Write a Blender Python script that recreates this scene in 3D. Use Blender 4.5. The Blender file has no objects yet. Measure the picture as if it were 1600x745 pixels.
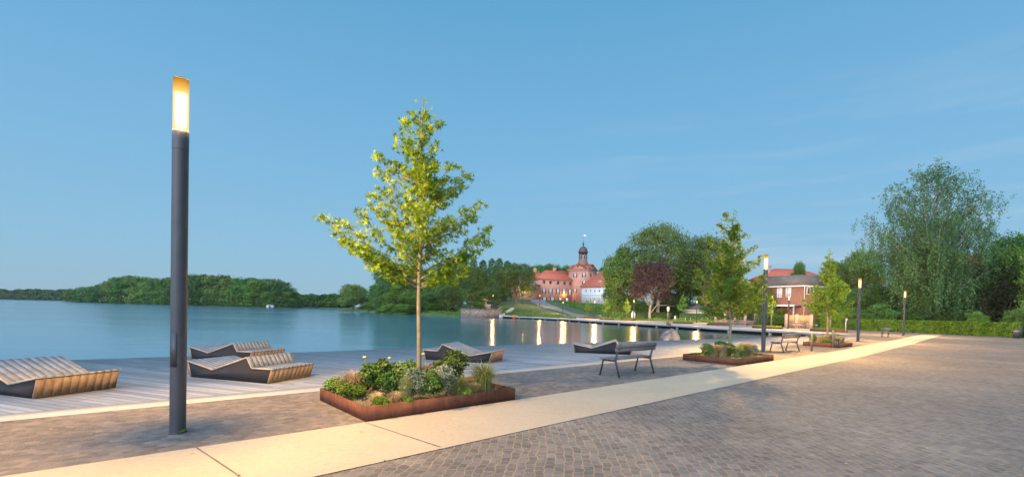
import bpy, math, random
import numpy as np
from mathutils import Matrix, Vector

# ------------------------------------------------------------------ camera
sc = bpy.context.scene
F_PX, ROLL, PITCH, CAM_H, HOR = 720.0, math.radians(1.3), math.radians(1.0), 1.65, 484.2
_f = np.array([0, math.cos(PITCH), -math.sin(PITCH)])
_u = np.array([0, math.sin(PITCH), math.cos(PITCH)])
_r = np.array([1.0, 0, 0])
CR = math.cos(ROLL) * _r + math.sin(ROLL) * _u
CU = -math.sin(ROLL) * _r + math.cos(ROLL) * _u
SH = (HOR - 372.5) + F_PX * math.tan(PITCH) / math.cos(ROLL)
cam_d = bpy.data.cameras.new('camera')
cam = bpy.data.objects.new('camera', cam_d)
sc.collection.objects.link(cam)
cam.matrix_world = Matrix(((CR[0], CU[0], -_f[0], 0), (CR[1], CU[1], -_f[1], 0), (CR[2], CU[2], -_f[2], CAM_H), (0, 0, 0, 1)))
cam_d.sensor_width = 36
cam_d.lens = F_PX / 1600 * 36
cam_d.shift_y = SH / 1600
cam_d.clip_start = 0.1
cam_d.clip_end = 12000
sc.camera = cam

# ------------------------------------------------------------------ world, sun, exposure
SUN_EL, SUN_AZ = math.radians(7), math.radians(205)      # low, behind the camera (clockwise from +Y)
w = bpy.data.worlds.new('World'); sc.world = w; w.use_nodes = True
nt = w.node_tree; nt.nodes.clear()
N = lambda t: nt.nodes.new(t)
out = N('ShaderNodeOutputWorld'); bg = N('ShaderNodeBackground'); sky = N('ShaderNodeTexSky')
sky.sky_type = 'NISHITA'; sky.sun_disc = False
sky.sun_elevation = SUN_EL; sky.sun_rotation = SUN_AZ
sky.air_density = 1.0; sky.dust_density = 0.6; sky.ozone_density = 2.0
tc = N('ShaderNodeTexCoord'); sep = N('ShaderNodeSeparateXYZ')
nt.links.new(tc.outputs['Generated'], sep.inputs[0])
# Nishita sky graded towards the pale blue of the long dusk exposure
grad = N('ShaderNodeValToRGB'); el = grad.color_ramp.elements
for _ in range(3): el.new(.5)
for e_, (p_, c_) in zip(el, ((0.0, (.33, .50, .61)), (.10, (.275, .52, .72)), (.28, (.205, .475, .74)), (.55, (.125, .385, .655)), (1.0, (.13, .35, .64)))):
    e_.position = p_; e_.color = (*c_, 1)
nt.links.new(sep.outputs['Z'], grad.inputs[0])
sc10 = N('ShaderNodeVectorMath'); sc10.operation = 'SCALE'; sc10.inputs['Scale'].default_value = .10; nt.links.new(sky.outputs[0], sc10.inputs[0])
gm = N('ShaderNodeMix'); gm.data_type = 'RGBA'; gm.inputs[0].default_value = .08
nt.links.new(grad.outputs[0], gm.inputs[6]); nt.links.new(sc10.outputs[0], gm.inputs[7])
# afterglow side: unseen sky behind the photographer, brightened and paled to fill the scene
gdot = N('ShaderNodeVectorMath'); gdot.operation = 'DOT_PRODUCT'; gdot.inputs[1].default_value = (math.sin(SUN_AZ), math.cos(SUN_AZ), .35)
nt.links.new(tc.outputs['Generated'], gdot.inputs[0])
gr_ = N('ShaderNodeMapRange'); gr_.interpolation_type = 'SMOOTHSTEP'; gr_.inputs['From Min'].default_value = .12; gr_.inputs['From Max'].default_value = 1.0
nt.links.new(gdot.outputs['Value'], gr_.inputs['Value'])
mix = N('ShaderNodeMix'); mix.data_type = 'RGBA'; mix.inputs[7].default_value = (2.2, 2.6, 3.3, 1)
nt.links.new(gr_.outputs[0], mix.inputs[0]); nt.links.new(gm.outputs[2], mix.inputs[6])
# thin cirrus high in the west: stretched noise over the sky direction
mp = N('ShaderNodeMapping'); mp.inputs['Scale'].default_value = (1.2, 1.2, 11.0); mp.inputs['Rotation'].default_value = (0.0, math.radians(-9), 0)
nz = N('ShaderNodeTexNoise'); nz.inputs['Scale'].default_value = 2.2; nz.inputs['Detail'].default_value = 6; nz.inputs['Roughness'].default_value = 0.55; nz.inputs['Distortion'].default_value = 0.4
cr = N('ShaderNodeMapRange'); cr.inputs['From Min'].default_value = 0.49; cr.inputs['From Max'].default_value = 0.72; cr.inputs['To Max'].default_value = 0.55
nt.links.new(tc.outputs['Generated'], mp.inputs[0]); nt.links.new(mp.outputs[0], nz.inputs['Vector']); nt.links.new(nz.outputs[0], cr.inputs['Value'])
band = N('ShaderNodeMapRange'); band.inputs['From Min'].default_value = 0.0; band.inputs['From Max'].default_value = 0.45; band.inputs['To Min'].default_value = 0.9; band.inputs['To Max'].default_value = 0.0
nt.links.new(sep.outputs['Z'], band.inputs['Value'])
mul = N('ShaderNodeMath'); mul.operation = 'MULTIPLY'; nt.links.new(cr.outputs[0], mul.inputs[0]); nt.links.new(band.outputs[0], mul.inputs[1])
mulx = N('ShaderNodeMapRange'); mulx.inputs['From Min'].default_value = -0.1; mulx.inputs['From Max'].default_value = 0.5
nt.links.new(sep.outputs['X'], mulx.inputs['Value'])
mul2 = N('ShaderNodeMath'); mul2.operation = 'MULTIPLY'; nt.links.new(mul.outputs[0], mul2.inputs[0]); nt.links.new(mulx.outputs[0], mul2.inputs[1])
cmix = N('ShaderNodeMix'); cmix.data_type = 'RGBA'
CLOUD = (.66, .70, .76, 1)
cmix.inputs[7].default_value = CLOUD
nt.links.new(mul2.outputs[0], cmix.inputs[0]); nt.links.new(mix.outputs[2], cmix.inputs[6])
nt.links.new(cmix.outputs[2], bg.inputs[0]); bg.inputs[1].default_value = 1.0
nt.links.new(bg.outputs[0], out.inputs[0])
sun_d = bpy.data.lights.new('sun', 'SUN'); sun = bpy.data.objects.new('sun', sun_d); sc.collection.objects.link(sun)
sun_d.energy = 0.5; sun_d.angle = math.radians(25); sun_d.color = (1.0, 0.87, 0.74)
sdir = Vector((math.sin(SUN_AZ) * math.cos(SUN_EL + .15), math.cos(SUN_AZ) * math.cos(SUN_EL + .15), math.sin(SUN_EL + .15)))
sun.rotation_euler = sdir.to_track_quat('Z', 'Y').to_euler()
sc.view_settings.view_transform = 'Standard'; sc.view_settings.look = 'None'
sc.view_settings.exposure = 0.08; sc.view_settings.gamma = 1
sc.view_settings.use_curve_mapping = False
LAMP_W = 4900.0
LAMP_COL = (1.0, 0.54, 0.15)

# ------------------------------------------------------------------ placing helpers
def _ray(px, py):
    return _f + CR * ((px - 800) / F_PX) + CU * ((372.5 + SH - py) / F_PX)
def G(px, py, z=0.0):
    d = _ray(px, py); t = (z - CAM_H) / d[2]; return (d[0] * t, d[1] * t)
def AX(px, Y):
    """sideways position at distance Y of the direction px (measured at the horizon)"""
    d = _ray(px, 466.05 + 0.02269 * px); return d[0] * Y / d[1]
def ZT(px, py, Y):
    """height at distance Y of a line of sight"""
    d = _ray(px, py); return CAM_H + d[2] * Y / d[1]
UA, VA = np.array([.7530, .6580]), np.array([-.6580, .7530])
AU = math.atan2(.658, .753)
def UV(u, v): p = u * UA + v * VA; return (float(p[0]), float(p[1]))

# ------------------------------------------------------------------ mesh helpers
def np_mesh(name, V, faces):
    V = np.asarray(V, dtype=np.float32).reshape(-1, 3)
    me = bpy.data.meshes.new(name)
    me.vertices.add(len(V)); me.vertices.foreach_set('co', V.ravel())
    if isinstance(faces, np.ndarray):
        n, k = faces.shape; tot = np.full(n, k, np.int32); li = faces.astype(np.int32).ravel()
    else:
        tot = np.array([len(f) for f in faces], np.int32); li = np.array([i for f in faces for i in f], np.int32); n = len(faces)
    me.loops.add(len(li)); me.loops.foreach_set('vertex_index', li)
    me.polygons.add(n)
    me.polygons.foreach_set('loop_start', np.concatenate([[0], np.cumsum(tot)[:-1]]).astype(np.int32))
    me.polygons.foreach_set('loop_total', tot)
    me.update(calc_edges=True); me.validate()
    return me
def link(name, me, mat, parent=None, smooth=False):
    o = bpy.data.objects.new(name, me); sc.collection.objects.link(o)
    if mat and not me.materials: me.materials.append(mat)
    if parent: o.parent = parent
    if smooth: me.polygons.foreach_set('use_smooth', [True] * len(me.polygons))
    return o
def tag(o, label=None, cat=None, group=None, kind=None):
    if label: o['label'] = label
    if cat: o['category'] = cat
    if group: o['group'] = group
    if kind: o['kind'] = kind
    return o
def thing(name, label, cat, loc=(0, 0, 0), rz=0.0, group=None):
    o = bpy.data.objects.new(name, None); sc.collection.objects.link(o)
    o.empty_display_size = .2
    o.location = loc; o.rotation_euler = (0, 0, rz); return tag(o, label, cat, group)
def copy_tree(o, label=None, loc=None, rz=None, scale=None, parent=None):
    c = o.copy(); sc.collection.objects.link(c)
    if parent: c.parent = parent
    if label: c['label'] = label
    if loc is not None: c.location = loc
    if rz is not None: c.rotation_euler = (0, 0, rz)
    if scale is not None: c.scale = scale
    for ch in [x for x in bpy.data.objects if x.parent == o]:
        copy_tree(ch, parent=c)
    return c
class MB:
    def __init__(s): s.v = []; s.f = []
    def add(s, V, Fs):
        b = len(s.v); s.v += [tuple(map(float, p)) for p in V]; s.f += [tuple(i + b for i in f) for f in Fs]; return s
    def box(s, c, d, rz=0.0, taper=1.0):
        cx, cy, cz = c; hx, hy, hz = d[0] / 2, d[1] / 2, d[2] / 2; cs, sn = math.cos(rz), math.sin(rz); V = []
        for z, t in ((-hz, 1), (hz, taper)):
            for x, y in ((-hx, -hy), (hx, -hy), (hx, hy), (-hx, hy)):
                x *= t; y *= t; V.append((cx + x * cs - y * sn, cy + x * sn + y * cs, cz + z))
        return s.add(V, [(3, 2, 1, 0), (4, 5, 6, 7), (0, 1, 5, 4), (1, 2, 6, 5), (2, 3, 7, 6), (3, 0, 4, 7)])
    def prism(s, poly, z0, z1):
        n = len(poly); V = [(x, y, z0) for x, y in poly] + [(x, y, z1) for x, y in poly]
        return s.add(V, [tuple(range(n))[::-1], tuple(range(n, 2 * n))] + [(i, (i + 1) % n, (i + 1) % n + n, i + n) for i in range(n)])
    def tube(s, path, rad, seg=8, cap=True):
        P = [Vector(p) for p in path]; R = rad if isinstance(rad, (list, tuple)) else [rad] * len(P); V = []; Fs = []
        ref = None
        for i, p in enumerate(P):
            t = (P[min(i + 1, len(P) - 1)] - P[max(i - 1, 0)]).normalized()
            if ref is None: ref = t.orthogonal().normalized()
            a = (ref - t * ref.dot(t)).normalized(); ref = a; b = t.cross(a)
            for k in range(seg):
                q = 2 * math.pi * k / seg; V.append(p + (a * math.cos(q) + b * math.sin(q)) * R[i])
        for i in range(len(P) - 1):
            for k in range(seg):
                Fs.append((i * seg + k, i * seg + (k + 1) % seg, (i + 1) * seg + (k + 1) % seg, (i + 1) * seg + k))
        if cap: Fs += [tuple(range(seg))[::-1], tuple(range((len(P) - 1) * seg, len(P) * seg))]
        return s.add(V, Fs)
    def lathe(s, prof, seg=24, c=(0, 0, 0)):
        V = []; Fs = []
        for r, z in prof:
            for k in range(seg):
                q = 2 * math.pi * k / seg; V.append((c[0] + r * math.cos(q), c[1] + r * math.sin(q), c[2] + z))
        for i in range(len(prof) - 1):
            for k in range(seg):
                Fs.append((i * seg + k, i * seg + (k + 1) % seg, (i + 1) * seg + (k + 1) % seg, (i + 1) * seg + k))
        return s.add(V, Fs)
    def build(s, name, mat, parent=None, smooth=False):
        return link(name, np_mesh(name, s.v, s.f), mat, parent, smooth)
def smooth_by_angle(o, ang=35):
    me = o.data; me.polygons.foreach_set('use_smooth', [True] * len(me.polygons))
    try: me.set_sharp_from_angle(angle=math.radians(ang))
    except Exception: pass

# ------------------------------------------------------------------ material helpers
def newmat(name):
    m = bpy.data.materials.new(name); m.use_nodes = True; t = m.node_tree; t.nodes.clear()
    o = t.nodes.new('ShaderNodeOutputMaterial'); return m, t, o
def principled(t, o, rough=.7, spec=.5, metal=0.0):
    b = t.nodes.new('ShaderNodeBsdfPrincipled'); b.inputs['Roughness'].default_value = rough
    b.inputs['Specular IOR Level'].default_value = spec; b.inputs['Metallic'].default_value = metal
    t.links.new(b.outputs[0], o.inputs[0]); return b
def noise(t, scale, detail=4, rough=.55, vec=None, dist=0):
    n = t.nodes.new('ShaderNodeTexNoise'); n.inputs['Scale'].default_value = scale; n.inputs['Detail'].default_value = detail
    n.inputs['Roughness'].default_value = rough; n.inputs['Distortion'].default_value = dist
    if vec: t.links.new(vec, n.inputs['Vector'])
    return n
def ramp(t, fac, stops):
    r = t.nodes.new('ShaderNodeValToRGB'); e = r.color_ramp.elements
    while len(e) < len(stops): e.new(.5)
    for i, (p, c) in enumerate(stops): e[i].position = p; e[i].color = (*c, 1)
    t.links.new(fac, r.inputs[0]); return r
def objc(t, rot=0.0, scale=(1, 1, 1)):
    c = t.nodes.new('ShaderNodeTexCoord'); m = t.nodes.new('ShaderNodeMapping')
    m.inputs['Rotation'].default_value = (0, 0, rot); m.inputs['Scale'].default_value = scale
    t.links.new(c.outputs['Object'], m.inputs[0]); return m.outputs[0]
def bump(t, b, h, strength=.4, dist=.01):
    n = t.nodes.new('ShaderNodeBump'); n.inputs['Strength'].default_value = strength; n.inputs['Distance'].default_value = dist
    t.links.new(h, n.inputs['Height']); t.links.new(n.outputs[0], b.inputs['Normal']); return n
def mixc(t, fac, a, b, mode='MIX'):
    m = t.nodes.new('ShaderNodeMix'); m.data_type = 'RGBA'; m.blend_type = mode
    for s_, v in ((0, fac), (6, a), (7, b)):
        if isinstance(v, (int, float)): m.inputs[s_].default_value = v
        elif isinstance(v, tuple): m.inputs[s_].default_value = (*v, 1)
        else: t.links.new(v, m.inputs[s_])
    return m.outputs[2]
def simple(name, c1, c2, scale=6, rough=.7, metal=0, spec=.5, bstr=.2, bd=.01, detail=5):
    m, t, o = newmat(name); b = principled(t, o, rough, spec, metal); n = noise(t, scale, detail, .6, objc(t))
    r = ramp(t, n.outputs[0], [(.3, c1), (.7, c2)]); t.links.new(r.outputs[0], b.inputs['Base Color'])
    if bstr: bump(t, b, n.outputs[0], bstr, bd)
    return m
def leafmat(name, c1, c2, c3, trans=.35, scale=.5, rough=.55):
    m, t, o = newmat(name); v = objc(t)
    n1 = noise(t, scale, 3, .6, v); n2 = noise(t, scale * 9, 2, .6, v)
    oi = t.nodes.new('ShaderNodeObjectInfo')
    a = ramp(t, n1.outputs[0], [(.35, c1), (.5, c2), (.68, c3)]); bb = ramp(t, n2.outputs[0], [(.3, (.6, .6, .6)), (.7, (1.35, 1.35, 1.25))])
    c = mixc(t, 1.0, a.outputs[0], bb.outputs[0], 'MULTIPLY')
    hs = t.nodes.new('ShaderNodeHueSaturation'); mr = t.nodes.new('ShaderNodeMapRange'); mr.inputs['To Min'].default_value = .475; mr.inputs['To Max'].default_value = .52
    mv = t.nodes.new('ShaderNodeMapRange'); mv.inputs['To Min'].default_value = .72; mv.inputs['To Max'].default_value = 1.38
    mm = t.nodes.new('ShaderNodeMath'); mm.operation = 'FRACT'; m7 = t.nodes.new('ShaderNodeMath'); m7.operation = 'MULTIPLY'; m7.inputs[1].default_value = 7.31
    t.links.new(oi.outputs['Random'], m7.inputs[0]); t.links.new(m7.outputs[0], mm.inputs[0])
    t.links.new(oi.outputs['Random'], mr.inputs[0]); t.links.new(mm.outputs[0], mv.inputs[0])
    t.links.new(mr.outputs[0], hs.inputs['Hue']); t.links.new(mv.outputs[0], hs.inputs['Value']); t.links.new(c, hs.inputs['Color'])
    d = t.nodes.new('ShaderNodeBsdfPrincipled'); d.inputs['Roughness'].default_value = rough; d.inputs['Specular IOR Level'].default_value = .25
    tr = t.nodes.new('ShaderNodeBsdfTranslucent'); mx = t.nodes.new('ShaderNodeMixShader'); mx.inputs[0].default_value = trans
    t.links.new(hs.outputs[0], d.inputs['Base Color']); t.links.new(hs.outputs[0], tr.inputs[0])
    t.links.new(d.outputs[0], mx.inputs[1]); t.links.new(tr.outputs[0], mx.inputs[2]); t.links.new(mx.outputs[0], o.inputs[0])
    return m

# cobbles
def cobble_mat(name, rot, sw, sh, stone, joint):
    m, t, o = newmat(name); b = principled(t, o, .88, .2)
    v = objc(t, rot)
    # gentle arcs and irregular setts: warp the coordinates
    s = t.nodes.new('ShaderNodeSeparateXYZ'); t.links.new(v, s.inputs[0])
    sn = t.nodes.new('ShaderNodeMath'); sn.operation = 'MULTIPLY'; sn.inputs[1].default_value = 1.4; t.links.new(s.outputs[0], sn.inputs[0])
    sn2 = t.nodes.new('ShaderNodeMath'); sn2.operation = 'SINE'; t.links.new(sn.outputs[0], sn2.inputs[0])
    sn3 = t.nodes.new('ShaderNodeMath'); sn3.operation = 'MULTIPLY'; sn3.inputs[1].default_value = .06; t.links.new(sn2.outputs[0], sn3.inputs[0])
    cb = t.nodes.new('ShaderNodeCombineXYZ'); t.links.new(sn3.outputs[0], cb.inputs[1])
    n0 = noise(t, 5.0, 2, .5, v); sub = t.nodes.new('ShaderNodeVectorMath'); sub.operation = 'SUBTRACT'; sub.inputs[1].default_value = (.5, .5, .5); t.links.new(n0.outputs['Color'], sub.inputs[0])
    sc_ = t.nodes.new('ShaderNodeVectorMath'); sc_.operation = 'SCALE'; sc_.inputs['Scale'].default_value = .11; t.links.new(sub.outputs[0], sc_.inputs[0])
    a1 = t.nodes.new('ShaderNodeVectorMath'); t.links.new(v, a1.inputs[0]); t.links.new(cb.outputs[0], a1.inputs[1])
    a2 = t.nodes.new('ShaderNodeVectorMath'); t.links.new(a1.outputs[0], a2.inputs[0]); t.links.new(sc_.outputs[0], a2.inputs[1])
    br = t.nodes.new('ShaderNodeTexBrick'); br.offset = .5; br.inputs['Scale'].default_value = 1; br.inputs['Brick Width'].default_value = sw; br.inputs['Row Height'].default_value = sh
    br.inputs['Mortar Size'].default_value = .0075; br.inputs['Mortar Smooth'].default_value = .35; br.inputs['Bias'].default_value = 0
    br.inputs['Color1'].default_value = (*stone[0], 1); br.inputs['Color2'].default_value = (*stone[1], 1); br.inputs['Mortar'].default_value = (*joint, 1)
    t.links.new(a2.outputs[0], br.inputs['Vector'])
    big = noise(t, .35, 4, .6, v); bigc = ramp(t, big.outputs[0], [(.3, (.72, .73, .76)), (.7, (1.2, 1.16, 1.10))])
    vo = t.nodes.new('ShaderNodeTexVoronoi'); vo.inputs['Scale'].default_value = 8; t.links.new(a2.outputs[0], vo.inputs['Vector'])
    sv = t.nodes.new('ShaderNodeSeparateColor'); t.links.new(vo.outputs['Color'], sv.inputs[0])
    vc = ramp(t, sv.outputs[0], [(.0, (.86, .87, .90)), (.7, (1.03, 1.02, 1.0)), (1.0, (1.22, 1.19, 1.14))])
    c = mixc(t, 1, br.outputs[0], bigc.outputs[0], 'MULTIPLY'); c = mixc(t, .85, c, vc.outputs[0], 'MULTIPLY'); t.links.new(c, b.inputs['Base Color'])
    fine = noise(t, 40, 3, .6, v); mm = t.nodes.new('ShaderNodeMath'); mm.operation = 'MULTIPLY_ADD'; mm.inputs[1].default_value = -1.0
    t.links.new(br.outputs['Fac'], mm.inputs[0]); t.links.new(fine.outputs[0], mm.inputs[2])
    bump(t, b, mm.outputs[0], .55, .012); return m
M = {}
M['cobble'] = cobble_mat('plaza_setts', math.radians(93), .13, .10, ((.112, .114, .112), (.172, .172, .166)), (.27, .205, .14))
M['cobble_strip'] = cobble_mat('strip_setts', -AU, .12, .10, ((.125, .115, .110), (.20, .185, .172)), (.20, .155, .11))
def concrete(name, ca, cb_, joint_u=None):
    m, t, o = newmat(name); b = principled(t, o, .75, .35); v = objc(t)
    n1 = noise(t, .5, 6, .7, v); n2 = noise(t, 160, 2, .7, v); n3 = noise(t, 14, 5, .7, v)
    r = ramp(t, n1.outputs[0], [(.3, ca), (.7, cb_)]); g = ramp(t, n2.outputs[0], [(.3, (.78, .77, .76)), (.7, (1.12, 1.12, 1.12))])
    g3 = ramp(t, n3.outputs[0], [(.28, (.80, .79, .78)), (.42, (.97, .97, .97)), (.65, (1.04, 1.04, 1.04))])
    c = mixc(t, 1, r.outputs[0], g.outputs[0], 'MULTIPLY'); c = mixc(t, 1, c, g3.outputs[0], 'MULTIPLY')
    t.links.new(c, b.inputs['Base Color']); bump(t, b, n2.outputs[0], .25, .003); return m
M['path'] = concrete('pale_path_concrete', (.365, .312, .225), (.425, .37, .275))
M['kerb'] = concrete('kerb_concrete', (.34, .325, .30), (.41, .39, .36))
M['prom'] = concrete('promenade_concrete', (.42, .38, .33), (.50, .46, .41))
M['asphalt'] = simple('asphalt', (.16, .16, .165), (.22, .215, .21), 30, .85, bd=.004)
def deck_mat():
    m, t, o = newmat('weathered_deck_boards'); b = principled(t, o, .6, .4)
    ang = math.atan2(.34, -.94)
    v = objc(t, -ang)
    br = t.nodes.new('ShaderNodeTexBrick'); br.offset = .37; br.offset_frequency = 2; br.inputs['Scale'].default_value = 1; br.inputs['Brick Width'].default_value = 4.6; br.inputs['Row Height'].default_value = .145
    br.inputs['Mortar Size'].default_value = .0055; br.inputs['Mortar Smooth'].default_value = .2; br.inputs['Bias'].default_value = .0
    br.inputs['Color1'].default_value = (.16, .178, .198, 1); br.inputs['Color2'].default_value = (.26, .28, .30, 1); br.inputs['Mortar'].default_value = (.035, .03, .028, 1)
    t.links.new(v, br.inputs['Vector'])
    vs = objc(t, -ang, (1, 1, 1)); st = t.nodes.new('ShaderNodeMapping'); st.inputs['Scale'].default_value = (1.2, 34, 1); t.links.new(vs, st.inputs[0])
    g = noise(t, 1.5, 6, .65, st.outputs[0]); gr = ramp(t, g.outputs[0], [(.3, (.68, .67, .66)), (.7, (1.25, 1.24, 1.24))])
    big = noise(t, .5, 4, .6, v); bc = ramp(t, big.outputs[0], [(.3, (.82, .84, .88)), (.7, (1.12, 1.08, 1.02))])
    c = mixc(t, 1, br.outputs[0], gr.outputs[0], 'MULTIPLY'); c = mixc(t, 1, c, bc.outputs[0], 'MULTIPLY'); t.links.new(c, b.inputs['Base Color'])
    mm = t.nodes.new('ShaderNodeMath'); mm.operation = 'MULTIPLY_ADD'; mm.inputs[1].default_value = -1.5
    t.links.new(br.outputs['Fac'], mm.inputs[0]); t.links.new(g.outputs[0], mm.inputs[2]); bump(t, b, mm.outputs[0], .6, .01)
    return m
M['deck'] = deck_mat()
def wood_mat(name, ca, cb_, axis=0):
    m, t, o = newmat(name); b = principled(t, o, .6, .35)
    sc_ = [18, 18, 18]; sc_[axis] = 1.2
    c = t.nodes.new('ShaderNodeTexCoord'); mp_ = t.nodes.new('ShaderNodeMapping'); mp_.inputs['Scale'].default_value = sc_; t.links.new(c.outputs['Object'], mp_.inputs[0])
    g = noise(t, 1.6, 6, .65, mp_.outputs[0]); n2 = noise(t, 5, 3, .5, c.outputs['Object'])
    r = ramp(t, g.outputs[0], [(.28, ca), (.72, cb_)]); r2 = ramp(t, n2.outputs[0], [(.3, (.75, .75, .75)), (.7, (1.15, 1.15, 1.15))])
    cc = mixc(t, 1, r.outputs[0], r2.outputs[0], 'MULTIPLY'); t.links.new(cc, b.inputs['Base Color']); bump(t, b, g.outputs[0], .4, .004); return m
M['grey_wood'] = wood_mat('weathered_grey_wood', (.15, .16, .175), (.27, .28, .295))
M['brown_wood'] = wood_mat('oiled_brown_wood', (.17, .11, .062), (.30, .205, .125), 2)
M['edge_wood'] = wood_mat('worn_wood_edge', (.36, .25, .16), (.52, .40, .29))
M['bench_wood'] = wood_mat('bench_wood', (.10, .09, .082), (.19, .17, .155))
M['fence_wood'] = wood_mat('fence_wood', (.42, .28, .10), (.60, .42, .18), 2)
M['dark_panel'] = simple('anthracite_panel', (.020, .021, .026), (.028, .028, .033), 3, .75, 0, .2, bstr=.05)
M['lamp_metal'] = simple('anthracite_paint', (.030, .034, .042), (.042, .046, .056), 5, .42, spec=.5, bstr=.03)
M['black_metal'] = simple('dark_metal', (.03, .03, .034), (.05, .05, .055), 8, .45, bstr=.03)
M['grey_metal'] = simple('grey_metal', (.28, .29, .30), (.36, .37, .38), 8, .45, bstr=.03)
def corten():
    m, t, o = newmat('rusted_steel'); b = principled(t, o, .8, .25); v = objc(t)
    n1 = noise(t, 3, 6, .7, v); st = t.nodes.new('ShaderNodeMapping'); st.inputs['Scale'].default_value = (9, 9, .8); t.links.new(v, st.inputs[0]); n2 = noise(t, 1.5, 4, .6, st.outputs[0])
    r = ramp(t, n1.outputs[0], [(.25, (.070, .028, .018)), (.5, (.125, .046, .024)), (.75, (.19, .074, .034))]); r2 = ramp(t, n2.outputs[0], [(.3, (.75, .72, .7)), (.7, (1.15, 1.15, 1.15))])
    t.links.new(mixc(t, 1, r.outputs[0], r2.outputs[0], 'MULTIPLY'), b.inputs['Base Color']); bump(t, b, n1.outputs[0], .3, .003); return m
M['corten'] = corten()
M['soil'] = simple('soil', (.10, .075, .05), (.22, .165, .11), 12, .95, bd=.03, bstr=.6)
M['grass'] = simple('grass_ground', (.05, .085, .025), (.10, .15, .045), 1.5, .9, bd=.08, bstr=.7)
M['bank'] = simple('hillside_green', (.035, .07, .022), (.085, .13, .04), .6, .95, bd=.35, bstr=.9)
def water_mat():
    m, t, o = newmat('lake_water'); b = principled(t, o, .13, .5); b.inputs['IOR'].default_value = 1.33
    c = t.nodes.new('ShaderNodeTexCoord'); mp_ = t.nodes.new('ShaderNodeMapping'); mp_.inputs['Scale'].default_value = (.35, 1.0, 1); mp_.inputs['Rotation'].default_value = (0, 0, math.radians(-8)); t.links.new(c.outputs['Object'], mp_.inputs[0])
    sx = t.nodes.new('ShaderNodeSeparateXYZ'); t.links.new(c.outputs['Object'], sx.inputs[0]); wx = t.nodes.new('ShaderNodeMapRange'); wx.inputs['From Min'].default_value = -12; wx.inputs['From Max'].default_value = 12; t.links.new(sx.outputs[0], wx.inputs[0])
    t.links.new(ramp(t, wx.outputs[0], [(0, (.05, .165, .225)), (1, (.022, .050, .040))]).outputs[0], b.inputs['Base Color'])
    n1 = noise(t, 1.4, 3, .5, mp_.outputs[0]); n2 = noise(t, .18, 3, .5, mp_.outputs[0])
    ad = t.nodes.new('ShaderNodeMath'); ad.operation = 'MULTIPLY_ADD'; ad.inputs[1].default_value = 2.0; t.links.new(n2.outputs[0], ad.inputs[0]); t.links.new(n1.outputs[0], ad.inputs[2])
    bump(t, b, ad.outputs[0], .16, .10)
    rr = noise(t, .05, 2, .5, mp_.outputs[0]); mr = t.nodes.new('ShaderNodeMapRange'); mr.inputs['To Min'].default_value = .08; mr.inputs['To Max'].default_value = .19; t.links.new(rr.outputs[0], mr.inputs[0]); t.links.new(mr.outputs[0], b.inputs['Roughness'])
    return m
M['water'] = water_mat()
def brickmat(name, c1, c2, mortar, bw=.5, rh=.16, big=.35):
    m, t, o = newmat(name); b = principled(t, o, .85, .25)
    c = t.nodes.new('ShaderNodeTexCoord'); s = t.nodes.new('ShaderNodeSeparateXYZ'); t.links.new(c.outputs['Object'], s.inputs[0])
    a = t.nodes.new('ShaderNodeMath'); t.links.new(s.outputs[0], a.inputs[0]); t.links.new(s.outputs[1], a.inputs[1])
    cb = t.nodes.new('ShaderNodeCombineXYZ'); t.links.new(a.outputs[0], cb.inputs[0]); t.links.new(s.outputs[2], cb.inputs[1])
    br = t.nodes.new('ShaderNodeTexBrick'); br.inputs['Scale'].default_value = 1; br.inputs['Brick Width'].default_value = bw; br.inputs['Row Height'].default_value = rh; br.inputs['Mortar Size'].default_value = .014
    br.inputs['Color1'].default_value = (*c1, 1); br.inputs['Color2'].default_value = (*c2, 1); br.inputs['Mortar'].default_value = (*mortar, 1); t.links.new(cb.outputs[0], br.inputs['Vector'])
    n = noise(t, big, 5, .65, c.outputs['Object']); r = ramp(t, n.outputs[0], [(.3, (.78, .76, .76)), (.7, (1.2, 1.18, 1.16))])
    t.links.new(mixc(t, 1, br.outputs[0], r.outputs[0], 'MULTIPLY'), b.inputs['Base Color']); bump(t, b, br.outputs['Fac'], -.3, .01); return m
M['castle_brick'] = brickmat('castle_brick', (.52, .215, .135), (.62, .275, .18), (.56, .38, .29), .6, .25)
M['house_brick'] = brickmat('house_brick', (.20, .075, .045), (.28, .105, .062), (.22, .16, .12), .26, .09)
M['pier_brick'] = brickmat('pier_brick', (.42, .22, .17), (.5, .28, .22), (.45, .38, .33), .26, .09)
M['stone_wall'] = None
def stonewall():
    m, t, o = newmat('fieldstone_wall'); b = principled(t, o, .85, .3); v = objc(t, 0, (1.9, 1.9, 2.6))
    vo = t.nodes.new('ShaderNodeTexVoronoi'); vo.inputs['Scale'].default_value = 1.0; t.links.new(v, vo.inputs['Vector'])
    ve = t.nodes.new('ShaderNodeTexVoronoi'); ve.feature = 'DISTANCE_TO_EDGE'; ve.inputs['Scale'].default_value = 1.0; t.links.new(v, ve.inputs['Vector'])
    s = t.nodes.new('ShaderNodeSeparateColor'); t.links.new(vo.outputs['Color'], s.inputs[0])
    c = ramp(t, s.outputs[0], [(.0, (.17, .13, .095)), (.4, (.28, .22, .17)), (.7, (.23, .19, .17)), (1, (.36, .27, .21))])
    e = ramp(t, ve.outputs[0], [(.02, (.55, .5, .45)), (.10, (1, 1, 1))]); t.links.new(mixc(t, 1, c.outputs[0], e.outputs[0], 'MULTIPLY'), b.inputs['Base Color'])
    bump(t, b, ve.outputs[0], .5, .05); return m
M['stone_wall'] = stonewall()
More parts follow.
